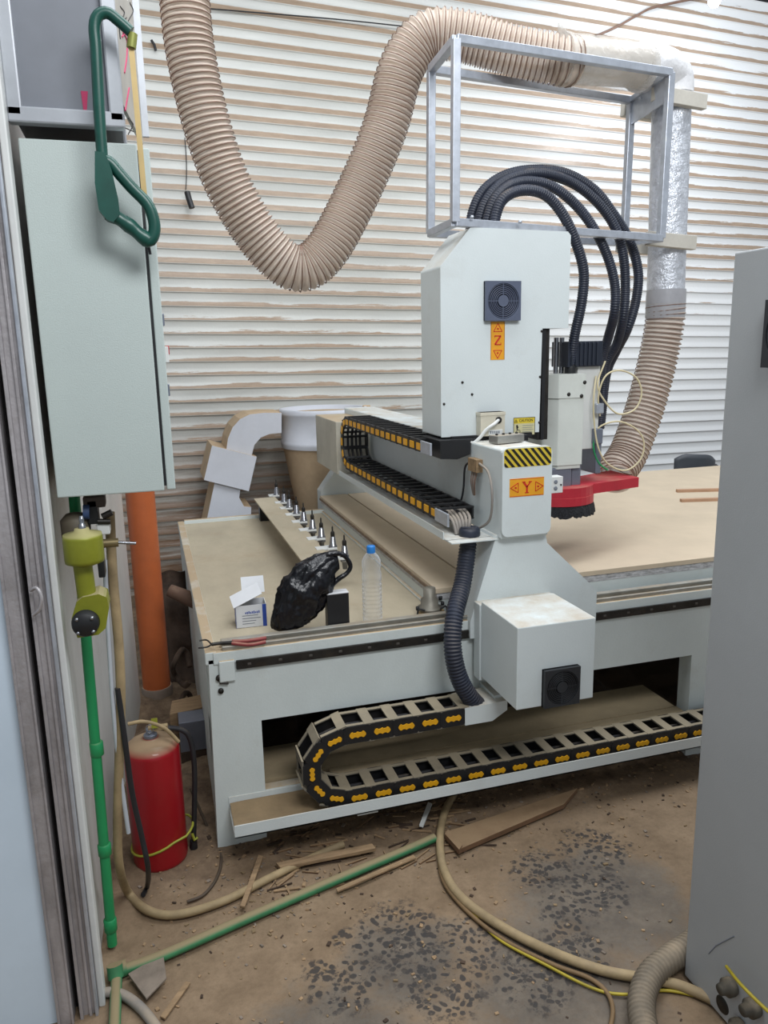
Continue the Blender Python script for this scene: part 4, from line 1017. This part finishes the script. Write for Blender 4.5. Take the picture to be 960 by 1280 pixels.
# ------------------------------------------------------------------ things on the bed and behind
for i, (u0, v0, u1, v1, lb) in enumerate(((846, 613.5, 925, 611.5, 'thin wooden batten lying on the bed, the one nearer the dark chair'), (851, 625.5, 925, 623, 'thin wooden batten lying on the bed, the one nearer the camera'))):
    b = MB(); b.bar(P(u0, v0, z=BZ+.008), P(u1, v1, z=BZ+.008), .03, .016, mat('pale_brown_batten', (176, 140, 112), .8, var=.08)); tag(b.build('wooden_batten', bevel=.001), lb, 'batten', 'battens lying on the spoilboard')
t = empty('plastic_chair', (4.0, 4.95, 0), 'dark grey chair showing only its rounded back beyond the bed by the far wall', 'chair')
c0 = P(843, 566, y=4.95); c1 = P(890, 590, y=4.95)
def ch_panel():
    b = MB(); vs = []; fs = []; nx, nz = 14, 12; W = c1.x-c0.x
    x0, zt = c0.x, c0.z
    for j in range(nz+1):
        for i in range(nx+1):
            a = i/nx; c = j/nz; zz = zt-.42*c
            x = x0+W*a; topcut = 0
            e = .045*((1-math.sin(min(1, a*4)*PI/2))+(1-math.sin(min(1, (1-a)*3)*PI/2)))*(1-c)
            vs.append((x+(.02*c), 4.95-.06*math.sin(a*PI)+.02*c, zz-e-.03*a*(1-c)))
    c = nx+1
    for j in range(nz):
        for i in range(nx): fs.append((j*c+i, j*c+i+1, (j+1)*c+i+1, (j+1)*c+i))
    b.add(vs, fs, chairm, True); o = b.build('backrest', t); s = o.modifiers.new('thickness', 'SOLIDIFY'); s.thickness = .02
    return o
ch_panel()
b = MB(); b.box((c0.x, 4.5, .40), (c1.x, 4.95, .43), chairm); b.build('seat', t, bevel=.01)
for x in (c0.x+.02, c1.x-.02):
    for y in (4.53, 4.93): b = MB(); b.bar((x, y, 0), (x, y, .41), .03, .03, chairm); b.build('leg', t)
pb = P(893, 588, y=4.6)
b = MB()
for k in range(5):
    c_ = Vector((pb.x+.05*k, 4.6+.05*(k % 2), .55+.02*(k % 3))); b.lathe([(0, -.06), (.04, -.05), (.07, 0), (.05, .05), (0, .09)], mat('dark_cloth', (64, 62, 66), .9, var=.2), c_, 12)
b.box((pb.x-.02, 4.55, 0), (pb.x+.35, 4.75, .5), chairm)
for v in b.v: v += Vector((mn.noise(v*14), mn.noise(v*14+Vector((5, 0, 0))), mn.noise(v*14+Vector((0, 7, 0)))))*.012 if v.z > .45 else Vector((0, 0, 0))
for v in b.v:
    if v.z > .45: v.z += pb.z-.62
tag(b.build('cloth_heap'), 'small dark crumpled heap beyond the bed, right of the grey chair', 'cloth')

# ------------------------------------------------------------------ left cabinet
CBY = 1.87
t = empty('electrical_cabinet', (-.1, CBY, 1.3), 'pale grey green steel cabinet box hung on the left wall above the nail gun', 'cabinet')
x0 = -.213; xa = P(190, 400, y=CBY).x; xr_ = .5*(P(165, 181, y=CBY).x+P(211, 614, y=CBY).x)
zt = P(100, 176, y=CBY).z; zb = P(140, 618, y=CBY).z
b = MB(); b.box((x0, CBY, zb), (xr_, CBY+.5, zt), cabpaint); b.build('cabinet_body', t, bevel=.003)
b = MB(); b.box((xr_+.006, CBY+.01, zb), (xr_+.026, CBY+.49, zt-.005), cabpaint); dd = b.build('door', t, bevel=.003); dd['_o'] = t['_o']
b = MB(); b.box((xr_, CBY+.012, zb+.01), (xr_+.006, CBY+.48, zt-.01), black); b.build('door_seal', t)
b = MB(); zz = P(217, 443, y=CBY+.03).z; b.box((xr_+.026, CBY+.02, zz-.018), (xr_+.034, CBY+.06, zz+.018), whitepl); b.box((xr_+.030, CBY+.05, zz-.0), (xr_+.037, CBY+.06, zz+.02), redp); b.build('handle', dd, bevel=.001)
for vv_ in (400, 487): b = MB(); zz = P(214, vv_, y=CBY+.1).z; b.box((xr_+.026, CBY+.08, zz-.014), (xr_+.032, CBY+.1, zz+.014), greymetal); b.build('latch', dd, bevel=.001)
# upper open framed box
UY = 1.87
t = empty('wall_panel', (-.1, UY, 2.1), 'dark grey panel box with pale metal edge frame above the left cabinet', 'panel box')
xl_, xr2 = P(8, 60, y=UY).x, P(140, 80, y=UY).x
zb_ = P(80, 150, y=UY).z
b = MB(); b.box((xl_, UY+.006, zb_+.02), (xr2, UY+.02, 2.75), panelgrey)
b.box((xl_, UY+.02, zb_-.0), (xr2+.01, UY+.50, zb_+.006), black)
b.build('panel', t)
b = MB(); fw = .03
for a_, c_ in (((xl_-.012, UY-.012, zb_-.012), (xr2+.016, UY+.018, zb_+.02)), ((xl_-.012, UY-.012, zb_), (xl_+.018, UY+.018, 2.8)), ((xr2-.014, UY-.012, zb_), (xr2+.016, UY+.018, 2.8))): b.box(a_, c_, framegrey)
b.box((xr2+.0, UY+.50, zb_), (xr2+.018, UY+.53, 2.8), framegrey)
b.build('frame', t, bevel=.004)
A0 = Vector((xr2+.016, UY+.02, 0)); B0 = P(173, 100, y=2.22); B0.z = 0
zl0 = P(172, 178, y=2.2).z
b = MB(); b.hexa([(A0.x, A0.y, zl0), (B0.x, B0.y, zl0), (B0.x-.008, B0.y, zl0), (A0.x-.008, A0.y, zl0)], [(A0.x, A0.y, 2.8), (B0.x, B0.y, 2.8), (B0.x-.008, B0.y, 2.8), (A0.x-.008, A0.y, 2.8)], board)
nn_ = (B0-A0).cross(Vector((0, 0, 1))).normalized()
def onplate(u, v):
    r = P(u, v, y=2.0)-CAM; k = (A0-CAM).dot(nn_)/r.dot(nn_); return CAM+r*k+(nn_*.0006 if nn_.dot(-r) > 0 else -nn_*.0006)
def scr(pts, r, mt): b.tube(spline([onplate(u, v) for u, v in pts], .004), r, mt, 5)
for pts in ([(153, 40), (158, 50), (158, 70), (155, 92)], [(152, 46), (157, 40)], [(161, 110), (156, 138)]): scr(pts, .0022, pinkm)
for pts in ([(150, 8), (155, 16), (151, 28), (158, 22)], [(162, 3), (166, 14), (160, 26)], [(167, 12), (169, 26)], [(160, 148), (166, 156), (160, 168)], [(156, 160), (168, 165)], [(148, 30), (150, 50)]): scr(pts, .0014, sblack)
b.box((B0.x-.004, B0.y, zl0+.02), (B0.x+.016, B0.y+.012, 2.8), framegrey)
b.build('scribbled_side', t)
b = MB(); pm = P(106, 128, y=UY+.004); b.add([(pm.x-.006, UY+.004, pm.z+.022), (pm.x+.008, UY+.004, pm.z+.022), (pm.x+.002, UY+.004, pm.z-.02), (pm.x-.004, UY+.004, pm.z-.018)], [(0, 1, 2, 3)], pinkm); b.build('pink_mark', t)

# hacksaw
HY = 1.80
t = empty('hacksaw', P(150, 300, y=HY), 'dark green hacksaw with yellow blade hanging on the corner of the left cabinet', 'hacksaw')
def flat(px, r, mt, y=HY, n=12, rf=None, yslope=0):
    q = spline([P(u, v, y=y+yslope*i) for i, (u, v) in enumerate(px)], .008); b = MB(); b.tube(q, r, mt, n, rad=rf); return b
b = flat([(128, 200), (126, 170), (124, 140), (122, 100), (120, 60), (118, 35), (122, 20), (134, 16), (148, 26), (166, 42)], .0115, sawg)
b.build('frame', t)
# handle: grip block plus D loop
q = MB()
gp = [(119, 191), (132, 193), (140, 215), (148, 250), (150, 270), (142, 279), (134, 276), (124, 264), (119, 230)]
q.prism([(P(u, v, y=HY).x, P(u, v, y=HY).z) for u, v in gp], 'y', HY-.016, HY+.014, sawg); 
q.tube(spline([P(u, v, y=HY) for u, v in ((126, 200), (137, 203), (150, 218), (165, 235), (180, 250), (188, 262), (193, 280), (192, 294), (186, 302), (176, 299))], .008), .0125, sawg, 12)
q.tube(spline([P(u, v, y=HY) for u, v in ((134, 266), (148, 273), (163, 283), (176, 294), (186, 301))], .008), .0145, sawg, 12, rad=lambda i, t_: .0150+.0012*math.sin(i*1.3))
q.build('handle', t, bevel=.004)
q = MB(); p0, p1 = P(164, 58, y=HY), P(181, 250, y=HY); q.bar(p0, p1, .0015, .011, yblade, up=(1, 0, 0)); q.build('blade', t)
q = MB(); q.cyl(P(166, 42, y=HY), P(164, 60, y=HY), .0095, mat('brass_grip', (136, 140, 70), .5, .3), 12); q.build('blade_clamp', t)
q = MB(); q.cyl(P(184, 300, y=HY+.03), P(188, 318, y=HY+.03), .003, blackh, 8); q.build('hanging_cord', t)

# ------------------------------------------------------------------ nail gun and green pipe
NY = 1.84
t = empty('nail_gun', P(112, 790, y=NY), 'olive green air nailer with black round cap hanging on the left wall', 'nail gun')
o = P(104, 690, y=NY); wpx = (P(131, 700, y=NY).x-P(80, 700, y=NY).x)/2
def zat(v, u=104): return P(u, v, y=NY).z
b = MB(); b.lathe([(wpx*.55, zat(706)), (wpx*.98, zat(702)), (wpx, zat(698)), (wpx, zat(672)), (wpx*.97, zat(667)), (wpx*.4, zat(664)), (wpx*.35, zat(660)), (0, zat(660))], olive, (P(104, 680, y=NY).x, NY, 0), 32); b.build('cylinder_cap', t)
b = MB(); b.tube([P(103, 704, y=NY), P(106, 725, y=NY), P(109, 748, y=NY)], .021, olive, 20); b.build('grip', t)
b = MB(); hp_ = [P(u, v, y=NY) for u, v in ((91, 768), (97, 748), (104, 742), (124, 738), (134, 742), (137, 755), (133, 780), (124, 788), (98, 792))]
b.prism([(q_.x, q_.z) for q_ in hp_], 'y', NY-.03, NY+.04, olive); b.build('head', t, bevel=.008)
cpn = P(107, 779, y=NY-.035); b = MB(); b.lathe([(0, -.022), (.024, -.022), (.029, -.016), (.031, 0), (.031, .006)], black, (cpn.x, NY-.03, cpn.z), 28, axis='y')
for a in (45, 135, 225, 315): b.lathe([(0, -.026), (.004, -.026), (.004, -.018)], chrome, (cpn.x+.023*math.cos(math.radians(a)), NY-.03, cpn.z+.023*math.sin(math.radians(a))), 8, axis='y')
b.build('black_cap', t)
b = MB(); nz = P(102, 652, y=NY); b.lathe([(.008, 0), (.008, .014), (.005, .016), (.006, .024), (.004, .034), (0, .034)], chrome, (nz.x, NY, zat(663)), 14); b.build('air_plug', t)
t = empty('air_regulator', P(118, 700, y=1.95), 'black air filter and valve assembly on the wall behind the nail gun', 'valve')
RY = 1.93
def bb(u0, v0, u1, v1, mt, nm, y0=RY, d=.05):
    p0, p1 = P(u0, v0, y=y0), P(u1, v1, y=y0); b = MB(); b.box((p0.x, y0, p1.z), (p1.x, y0+d, p0.z), mt); b.build(nm, t, bevel=.003)
bb(107, 626, 124, 655, black, 'valve_body'); bb(103, 622, 132, 634, mat('brown_fitting', (70, 58, 50), .6), 'bracket'); bb(120, 655, 138, 668, whitepl, 'white_fitting'); bb(118, 668, 132, 722, black, 'filter_bowl')
b = MB(); b.cyl(P(104, 640, y=RY), P(112, 640, y=RY), .018, mat('blue_ring', (60, 80, 120), .5), 16); b.build('blue_ring', t)
b = MB(); b.cyl(P(128, 646, y=RY), P(140, 640, y=RY), .008, darksteel, 10); b.cyl(P(122, 652, y=RY), P(138, 652, y=RY), .007, darksteel, 10); b.build('lever', t)
b = MB(); b.cyl(P(122, 680, y=RY), P(148, 678, y=RY), .011, mat('brass', (130, 116, 84), .45, .6), 12); b.cyl(P(148, 678, y=RY), P(170, 679, y=RY), .004, chrome, 10); b.build('coupling', t)
b = MB(); b.lathe([(.0, 0), (.03, .004), (.034, .02), (.034, .06), (.02, .075), (0, .08)], mat('grimy_round_gauge', (92, 84, 70), .6, var=.1), P(97, 680, y=1.95), 20); b.build('gauge_body', t)
# green water pipe standing against the wall
t = empty('green_pipe', P(140, 1172, y=2.06), 'upright bright green plastic water pipe with couplings against the left wall', 'pipe')
GYp = 2.02
gpts = [P(103, 706, y=GYp), P(117, 930, y=GYp), P(130, 1055, y=GYp), P(139, 1168, y=GYp)]
b = MB(); b.cyl(gpts[0]+Vector((0, 0, .3)), Vector((gpts[3].x, GYp, .01)), .0135, greenp, 18); b.build('pipe', t)
def coup(v, h): 
    z = P(118, v, y=GYp).z; x = gpts[0].x+(gpts[3].x-gpts[0].x)*(gpts[0].z-z)/(gpts[0].z-gpts[3].z); b = MB(); b.lathe([(.0145, -h), (.0175, -h+.003), (.0175, h-.003), (.0145, h)], greenp, (x, GYp, z), 18); b.build('coupling', t)
coup(936, .02); coup(1064, .018); coup(1160, .02)
# pipe along the floor with a tee
t = empty('green_pipe', P(150, 1218, z=0), 'dust covered green pipe running along the floor from the corner towards the machine', 'pipe')
z0 = .02
b = MB(); b.tube(spline([P(146, 1215, z=z0), P(200, 1196, z=z0), P(300, 1152, z=z0), P(420, 1100, z=z0), P(510, 1062, z=z0), P(548, 1045, z=z0)], .02), .0145, greendust, 14); b.build('pipe', t)
b = MB(); b.cyl(P(140, 1215, z=z0), P(158, 1209, z=z0), .021, greendust, 16); b.cyl(P(145, 1222, z=z0), P(143, 1206, z=z0+.03), .02, greendust, 14); b.cyl(P(146, 1212, z=z0), P(143, 1290, z=z0), .0145, greendust, 14); b.build('tee_fitting', t)
# orange PVC pipe
pb_ = P(198, 884, z=.0); t = MB(); px_, py_ = -.062, 3.52
t.lathe([(.062, .0), (.062, 3.2)], pvc, (px_, py_, 0), 36); t.lathe([(.066, .0), (.070, .01), (.070, .11), (.066, .12)], mat('grey_pipe_socket', (130, 116, 104), .7, var=.1, dust=.6), (px_, py_, 0), 32)
tag(t.build('drain_pipe', origin=(px_, py_, 0)), 'thick upright orange plastic pipe standing behind the fire extinguisher', 'pipe')

# ------------------------------------------------------------------ fire extinguisher
eo = P(201, 1080, z=0); eo = Vector((eo.x+.003, eo.y+.03, 0)); er = .0865
zt_ = P(200, 935, y=eo.y).z
t = empty('fire_extinguisher', eo, 'red fire extinguisher with dusty tan shoulders standing beside the machine leg', 'fire extinguisher')
prof = [(er*.9, .004), (er*.97, .008), (er, .02), (er, zt_)]
for k in range(1, 9): a = PI/2*k/9; prof.append((er*math.cos(a)**.9, zt_+.045*math.sin(a)))
prof += [(.022, zt_+.047)]
b = MB(); b.lathe([(r, z) for r, z in prof], red, eo, 40); b.build('cylinder', t)
b = MB(); b.lathe([(.021, zt_+.044), (.021, zt_+.054), (.013, zt_+.056), (.013, zt_+.072), (0, zt_+.073)], greymetal, eo, 20); b.box((eo.x-.005, eo.y-.012, zt_+.066), (eo.x+.055, eo.y+.008, zt_+.079), creamh); b.build('valve', t, bevel=.001)
b = MB(); b.tube([eo+Vector((.012*math.cos(k*PI/6), .012*math.sin(k*PI/6)*.4-.015, zt_+.078+.012*math.sin(k*PI/6))) for k in range(12)], .0015, chrome, 6, closed=True); b.build('pin_ring', t)
b = MB(); q = P(193, 906, y=eo.y-.02); b.box((q.x-.009, q.y, q.z-.012), (q.x+.010, q.y+.001, q.z+.022), yellowtape); b.build('yellow_tag', t)
b = MB(); hsp = [eo+Vector((.03, 0, zt_+.07)), P(226, 912, y=eo.y), P(238, 925, y=eo.y), P(243, 960, y=eo.y), P(243, 1010, y=eo.y), P(242, 1050, y=eo.y)]
b.tube(spline(hsp, .01), .0085, blackh, 12); b.cyl(hsp[-1], P(242, 1076, y=eo.y), .012, black, 14, r2=.016); b.build('discharge_hose', t)
b = MB(); ring = []
for k in range(24):
    a = 2*PI*k/24; r = er+.003; ring.append((eo.x+r*math.cos(a)+(.02 if math.cos(a) > .7 else 0), eo.y+r*math.sin(a), .085+.028*math.cos(a)))
b.tube(ring, .004, yellowtape, 8, closed=True); b.tube([P(240, 1042, y=eo.y-.01), P(243, 1050, y=eo.y-.015), P(247, 1047, y=eo.y-.01)], .005, yellowtape, 6); b.build('strap', t)

# ------------------------------------------------------------------ hoses and cables on floor
def floor_hose(name, px, r, mt, label, cat='hose', z=None, rad=None, step=.012, n=12, origin=None):
    pts = []
    for q_ in px:
        if len(q_) == 3: u, v, y = q_; pts.append(P(u, v, y=y))
        else: u, v = q_; pts.append(P(u, v, z=(r+.004)))
    b = MB(); b.tube(spline(pts, step), r, mt, n, rad=rad)
    return tag(b.build(name), label, cat)
floor_hose('air_hose', [(137, 640, 2.05), (141, 720, 2.04), (148, 800, 2.03), (151, 870, 2.03), (149, 950, 2.04), (147, 1030, 2.05), (149, 1082, 2.07), (160, 1115), (185, 1138), (222, 1143), (280, 1126), (340, 1096), (390, 1072), (430, 1055)], .0125, creamh, 'cream air hose hanging down the left wall and curling along the floor under the machine')
floor_hose('air_hose', [(131, 700, 2.03), (136, 800, 2.03), (143, 900, 2.03), (152, 980, 2.04), (161, 1044, 2.05)], .006, mat('milky_tube', (196, 202, 210), .4, var=.05), 'thin milky tube hanging between the green pipe and the extinguisher, ending above the floor', n=8)
floor_hose('rubber_hose', [(147, 860, 2.02), (156, 925, 2.02), (165, 990, 2.03), (177, 1045, 2.04), (185, 1085, 2.05), (184, 1108), (178, 1120)], .0075, blackh, 'thin dark rubber hose hanging in front of the red extinguisher down to the floor')
floor_hose('air_hose', [(572, 985), (556, 1015), (550, 1050), (556, 1090), (580, 1125), (630, 1160), (690, 1190), (750, 1212), (800, 1222), (850, 1232), (905, 1256)], .0135, creamh, 'thick cream hose snaking over the floor from the cable tray to the right cabinet')
floor_hose('earth_wire', [(560, 1110), (590, 1142), (625, 1175), (680, 1205), (740, 1235), (780, 1243), (830, 1238), (870, 1245), (903, 1254)], .004, mat('yellow_green_wire', (170, 152, 40), .5, var=.15), 'thin yellow wire lying beside the thick cream hose', 'wire', n=8)
floor_hose('cable', [(548, 1050), (552, 1095), (575, 1130), (625, 1172), (690, 1205), (735, 1222), (758, 1240), (766, 1262), (762, 1290)], .006, mat('brown_cable', (120, 96, 66), .7, var=.1), 'brown cable hugging the cream hose then turning towards the camera', 'cable', n=8)
pts = spline([P(888, 1160, z=.045), P(862, 1182, z=.045), P(838, 1198, z=.045), P(816, 1216, z=.043), P(804, 1240, z=.042), P(802, 1265, z=.042), P(808, 1300, z=.042)], .0035)
b = MB(); b.tube(pts, .036, mat('dusty_hose_grey', (118, 108, 94), .7, var=.1, dust=.5), 20, rad=lambda i, t_: .0305+.0035*math.cos(i*PI/2)); tag(b.build('corrugated_hose'), 'grey brown ribbed hose curving on the floor at the foot of the right cabinet', 'hose')
floor_hose('grey_hose', [(118, 1244), (138, 1240), (158, 1246), (178, 1262), (196, 1285), (205, 1300)], .0125, greyh, 'smooth grey hose arching out of the left jamb at the bottom corner')
floor_hose('cable', [(160, 905, 2.3), (180, 902, 2.3), (205, 910, 2.32), (226, 930, 2.33)], .006, creamh, 'short cream cable crossing behind the extinguisher valve', 'cable', n=8)
floor_hose('cable', [(238, 985, 2.5), (262, 1040), (276, 1068), (272, 1095), (255, 1118), (232, 1128)], .005, mat('dark_brown_cable', (78, 66, 54), .7), 'thin dark cable curled on the floor between extinguisher and machine leg', 'cable', n=8)

# boards and scraps on floor
def plank(px, zt_, h, mt, label, name='wooden_board', cat='board'):
    tp = [P(u, v, z=zt_) for u, v in px]; b = MB(); b.hexa([Vector((p.x, p.y, zt_-h)) for p in tp], tp, mt); return tag(b.build(name, bevel=.001), label, cat)
plank([(575, 1061), (705, 1005), (722, 985), (556, 1040)], .028, .018, darkwood, 'dusty brown plank lying on the floor in front of the lower cable tray')
plank([(560, 1036), (556, 1042), (574, 1062), (578, 1056)], .034, .02, darkwood, 'short dark wood strip across the end of the dusty plank', 'wood_strip', 'wood')
plank([(160, 1217), (183, 1248), (208, 1222), (204, 1191)], .026, .006, stone, 'jagged grey scrap slab leaning on the green floor pipe', 'scrap_slab', 'scrap')
scr_px = [((300, 1132), (306, 1133), (329, 1070), (323, 1068), 'pale wood stick pointing up at the machine leg'), ((524, 1031), (529, 1032), (540, 1004), (535, 1002), 'short white strip standing out below the cable tray')]
for a_, b_, c_, d_, lb in scr_px: plank([a_, b_, c_, d_], .03, .008, wood if 'wood' in lb else whitepl, lb, 'wood_strip', 'strip')
plank([(345, 1078), (350, 1084), (470, 1060), (465, 1054)], .03, .012, wood, 'pale stick under the machine just left of the green pipe', 'wood_strip', 'wood')
plank([(420, 1110), (422, 1114), (520, 1072), (517, 1068)], .018, .006, wood, 'thin sliver of wood lying along the front of the green floor pipe', 'wood_strip', 'wood')
plank([(200, 1270), (206, 1273), (238, 1228), (232, 1226)], .012, .006, wood, 'thin pale stick on the floor near the bottom left corner', 'wood_strip', 'wood')
# many chips and crumbs
b = MB(); random.seed(11)
def chip(x, y, s, mt):
    z = hfun(x, y)+s*.18; M = Matrix.Translation((x, y, z)) @ Matrix.Rotation(random.random()*6.28, 4, 'Z') @ Matrix.Rotation(random.uniform(-.3, .3), 4, 'X')
    b.cbox((0, 0, 0), (s, s*random.uniform(.3, .8), s*random.uniform(.15, .4)), mt, M)
for k in range(1300):
    if k < 700: x = random.uniform(.1, 2.0); y = random.gauss(2.25, .13)
    elif k < 950: x = random.uniform(-.15, .5); y = random.uniform(1.9, 2.5)
    else: x = random.uniform(-.1, 1.5); y = random.uniform(1.3, 2.1)
    if y > 2.45 or (x > 1.2 and y < 1.45): continue
    s = random.uniform(.004, .012)*(1.5 if random.random() < .08 else 1); chip(x, y, s, random.choice([wood, wood, stone, traydust, junk]))
for k in range(90):
    x = random.uniform(.25, 1.0); y = 2.02+random.random()*.36+.12*(x-.3)
    L_ = random.uniform(.02, .11); M = Matrix.Translation((x, y, hfun(x, y)+.004)) @ Matrix.Rotation(random.gauss(.2, .5), 4, 'Z'); b.cbox((0, 0, 0), (L_, random.uniform(.003, .008), .004), random.choice([wood, junk, darkwood]), M)
tag(b.build('sawdust_debris'), 'wood chips and crumbs scattered over the dusty floor around the machine', 'debris', kind='stuff')
# junk under the machine: lumps of dusty waste
for (x, y, r, lb) in ((.5, 2.9, .13, 'rounded brown heap of waste under the machine behind the chain bend'), (1.5, 3.0, .16, 'brown waste heap under the bed seen below the motor housing'), (1.75, 2.85, .12, 'dusty lump under the bed beside the right machine leg')):
    b = MB(); vs = []; fs = []; n, m_ = 24, 10
    for i in range(m_+1):
        for k in range(n):
            a = 2*PI*k/n; ph = PI/2*i/m_; v = Vector((x+r*1.6*math.cos(a)*math.cos(ph), y+r*math.sin(a)*math.cos(ph), .02+r*math.sin(ph)))
            v += Vector((1, 1, 1))*.06*mn.noise(v*11); vs.append(v)
    for i in range(m_):
        for k in range(n): fs.append((i*n+k, i*n+(k+1)%n, (i+1)*n+(k+1)%n, (i+1)*n+k))
    b.add(vs, fs, junk, True); tag(b.build('waste_heap'), lb, 'waste', kind='stuff')
# clutter left of machine behind the extinguisher
b = MB(); b.cyl(P(212, 738, y=3.3), P(246, 752, y=3.25), .027, mat('rusty_pipe', (92, 68, 54), .8, var=.1, dust=.3), 16, r2=.034); tag(b.build('pipe_stub'), 'rusty brown pipe stub poking out beside the left edge of the side table', 'pipe')
plank([(212, 893), (254, 884), (252, 868), (215, 876)], .22, .06, wood, 'pale timber block wedged beside the machine behind the extinguisher', 'timber_block', 'wood')
b = MB(); p = P(240, 905, y=2.9); b.box((p.x-.05, 2.88, .1), (p.x+.08, 2.98, p.z+.02), greymetal); b.box((p.x-.05, 2.88, 0), (p.x+.06, 2.96, .1), junk); tag(b.build('metal_bracket', bevel=.002), 'grey metal block under the timber block beside the machine leg', 'metal')
for k, (u, v, lb) in enumerate(((224, 800, 'upper loop of dark hose heaped in the gap left of the machine'), (228, 850, 'lower loop of dark hose heaped in the gap left of the machine'))):
    c = P(u, v, y=3.2); c.z = hfun(c.x, c.y)+(.235 if k == 0 else .086); b = MB(); b.tube(spline([c+Vector((0, 0, -.05*k))+Vector((.035*math.cos(a), .05*math.sin(a*2), .075*math.sin(a))) for a in [j*PI/5 for j in range(10)]], .012), .011, junk, 10); tag(b.build('coiled_hose'), lb, 'hose')
b = MB(); 
vs = []; fs = []
for j in range(13):
    for i in range(17):
        x = -.06+.2*i/16; z = .0+.56*j/12; vs.append((x, 3.62+.12*mn.noise(Vector((x*12, 0, z*9)))+.25*(j/12), z+.03*mn.noise(Vector((x*9, 1, z*9)))))
for j in range(12):
    for i in range(16): fs.append((j*17+i, j*17+i+1, (j+1)*17+i+1, (j+1)*17+i))
b.add(vs, fs, junk, True); tag(b.build('waste_heap'), 'tall brown waste pile in the gap between orange pipe and machine', 'waste', kind='stuff')

# ------------------------------------------------------------------ right cabinet
CX = 1.223; CYF = 1.43
t = empty('control_cabinet', (CX+.3, 1.2, 0), 'tall plain grey steel control cabinet with fan grille at the right edge', 'cabinet')
b = MB(); b.box((CX, .35, .012), (CX+.6, CYF, 1.815), greypaint); cbo = b.build('cabinet_body', t, bevel=.004); cbo['_o'] = t['_o']
b = MB(); b.box((CX+.02, .4, -.0), (CX+.58, CYF-.02, .012), black); b.build('plinth', t)
g0 = P(953, 376, x=CX); g1 = P(953, 459, x=CX); hs = (g0.z-g1.z)
fan_grille(CX, g0.y-hs/2-.03, (g0.z+g1.z)/2, hs, cbo, mat('cabinet_grille_black', (40, 42, 48), .5), gm2, 'fan_grille', 6, plane='x')
for i, (u, v) in enumerate(((917, 1232), (946, 1258), (928, 1283))):
    p = P(u, v, x=CX); b = MB(); b.lathe([(.014, 0), (.02, -.002), (.022, -.008), (.022, -.022), (.016, -.024), (.013, -.04), (0, -.04)], mat('grimy_gland_plastic', (74, 70, 62), .6, var=.2, dust=.5), (CX, p.y, p.z), 18, axis='x'); b.build('cable_gland', cbo)
b = MB(); b.tube(spline([P(908, 1208, x=CX-.03), P(922, 1226, x=CX-.045), P(938, 1243, x=CX-.045), P(962, 1266, x=CX-.03)], .01), .004, MATS['yellow_green_wire'], 8); b.build('earth_wire', cbo)
b = MB(); p = P(903, 1256, x=CX); b.lathe([(.0, -.002), (.02, -.002), (.022, 0)], sblack, (CX, p.y, p.z), 18, axis='x'); b.build('cable_hole', cbo)
b = MB(); b.tube([P(886, 1192, x=CX-.0003), P(895, 1182, x=CX-.0003), P(918, 1170, x=CX-.0003)], .0015, greypr, 6); b.build('scratch', cbo)

# ------------------------------------------------------------------ wall details
def wall_wire(px, r, label, name='cable', mt=blackh):
    pts = []
    for u, v in px:
        p = P(u, v, y=5.1); y = wall_y(p.x)-.025; p = P(u, v, y=y); pts.append(p)
    b = MB(); b.tube(spline(pts, .03), r, mt, 6); return tag(b.build(name), label, 'cable')
wall_wire([(231, 172), (233, 200), (233, 225), (232, 240)], .003, 'thin dark wire hanging on the ribbed wall above a black plug')
b = MB(); p = P(238, 252, y=5.14); b.tube([P(234, 240, y=5.14), P(236, 248, y=5.13), P(240, 260, y=5.12)], .018, black, 10); tag(b.build('cable_plug'), 'small black plug dangling on the ribbed wall beside the saw handle', 'plug')
wall_wire([(745, 45), (770, 34), (795, 20), (815, 10), (850, 2), (880, -4)], .009, 'drooping brown cable near the bright lamp at the top right', mt=wire)
wall_wire([(203, 6), (300, 14), (420, 24), (515, 34)], .004, 'long thin dark wire stretched across the top of the ribbed wall')
wall_wire([(189, 50), (193, 56), (195, 64)], .008, 'short black wire scrap stuck on the ribbed wall beside the hacksaw frame')
# lamp
lp_ = P(893, 2, y=4.7); t = empty('ceiling_lamp', lp_, 'bright glowing lamp hanging at the top right before the ribbed wall', 'lamp')
b = MB(); b.lathe([(0, -.035), (.025, -.028), (.04, 0), (.03, .03), (.018, .05)], mat('lamp_glow', (255, 255, 255), .4, var=0, emit=60), lp_, 20); b.build('bulb', t)
b = MB(); b.lathe([(.02, .045), (.024, .05), (.024, .11), (.01, .12), (0, .12)], whitepl, lp_, 16); b.cyl(lp_+Vector((0, 0, .11)), lp_+Vector((0, 0, 1.2)), .004, black, 8); b.build('socket', t)
pl = bpy.data.lights.new('lamp_light', 'POINT'); pl.energy = 26; pl.color = (.86, .92, 1); pl.shadow_soft_size = .06; lo = bpy.data.objects.new('lamp_light', pl); col.objects.link(lo); lo.location = lp_+Vector((-.02, -.1, -.06))
# hook on the jamb
b = MB(); b.tube(spline([P(38, 738, y=1.775), P(46, 735, y=1.765), P(52, 748, y=1.76), P(49, 762, y=1.765), P(40, 770, y=1.775)], .006), .004, jamb, 8); tag(b.build('door_hook'), 'small bent steel hook on the grey jamb left of the nail gun', 'hook')
for o in bpy.data.objects:
    if '_o' in o: del o['_o']
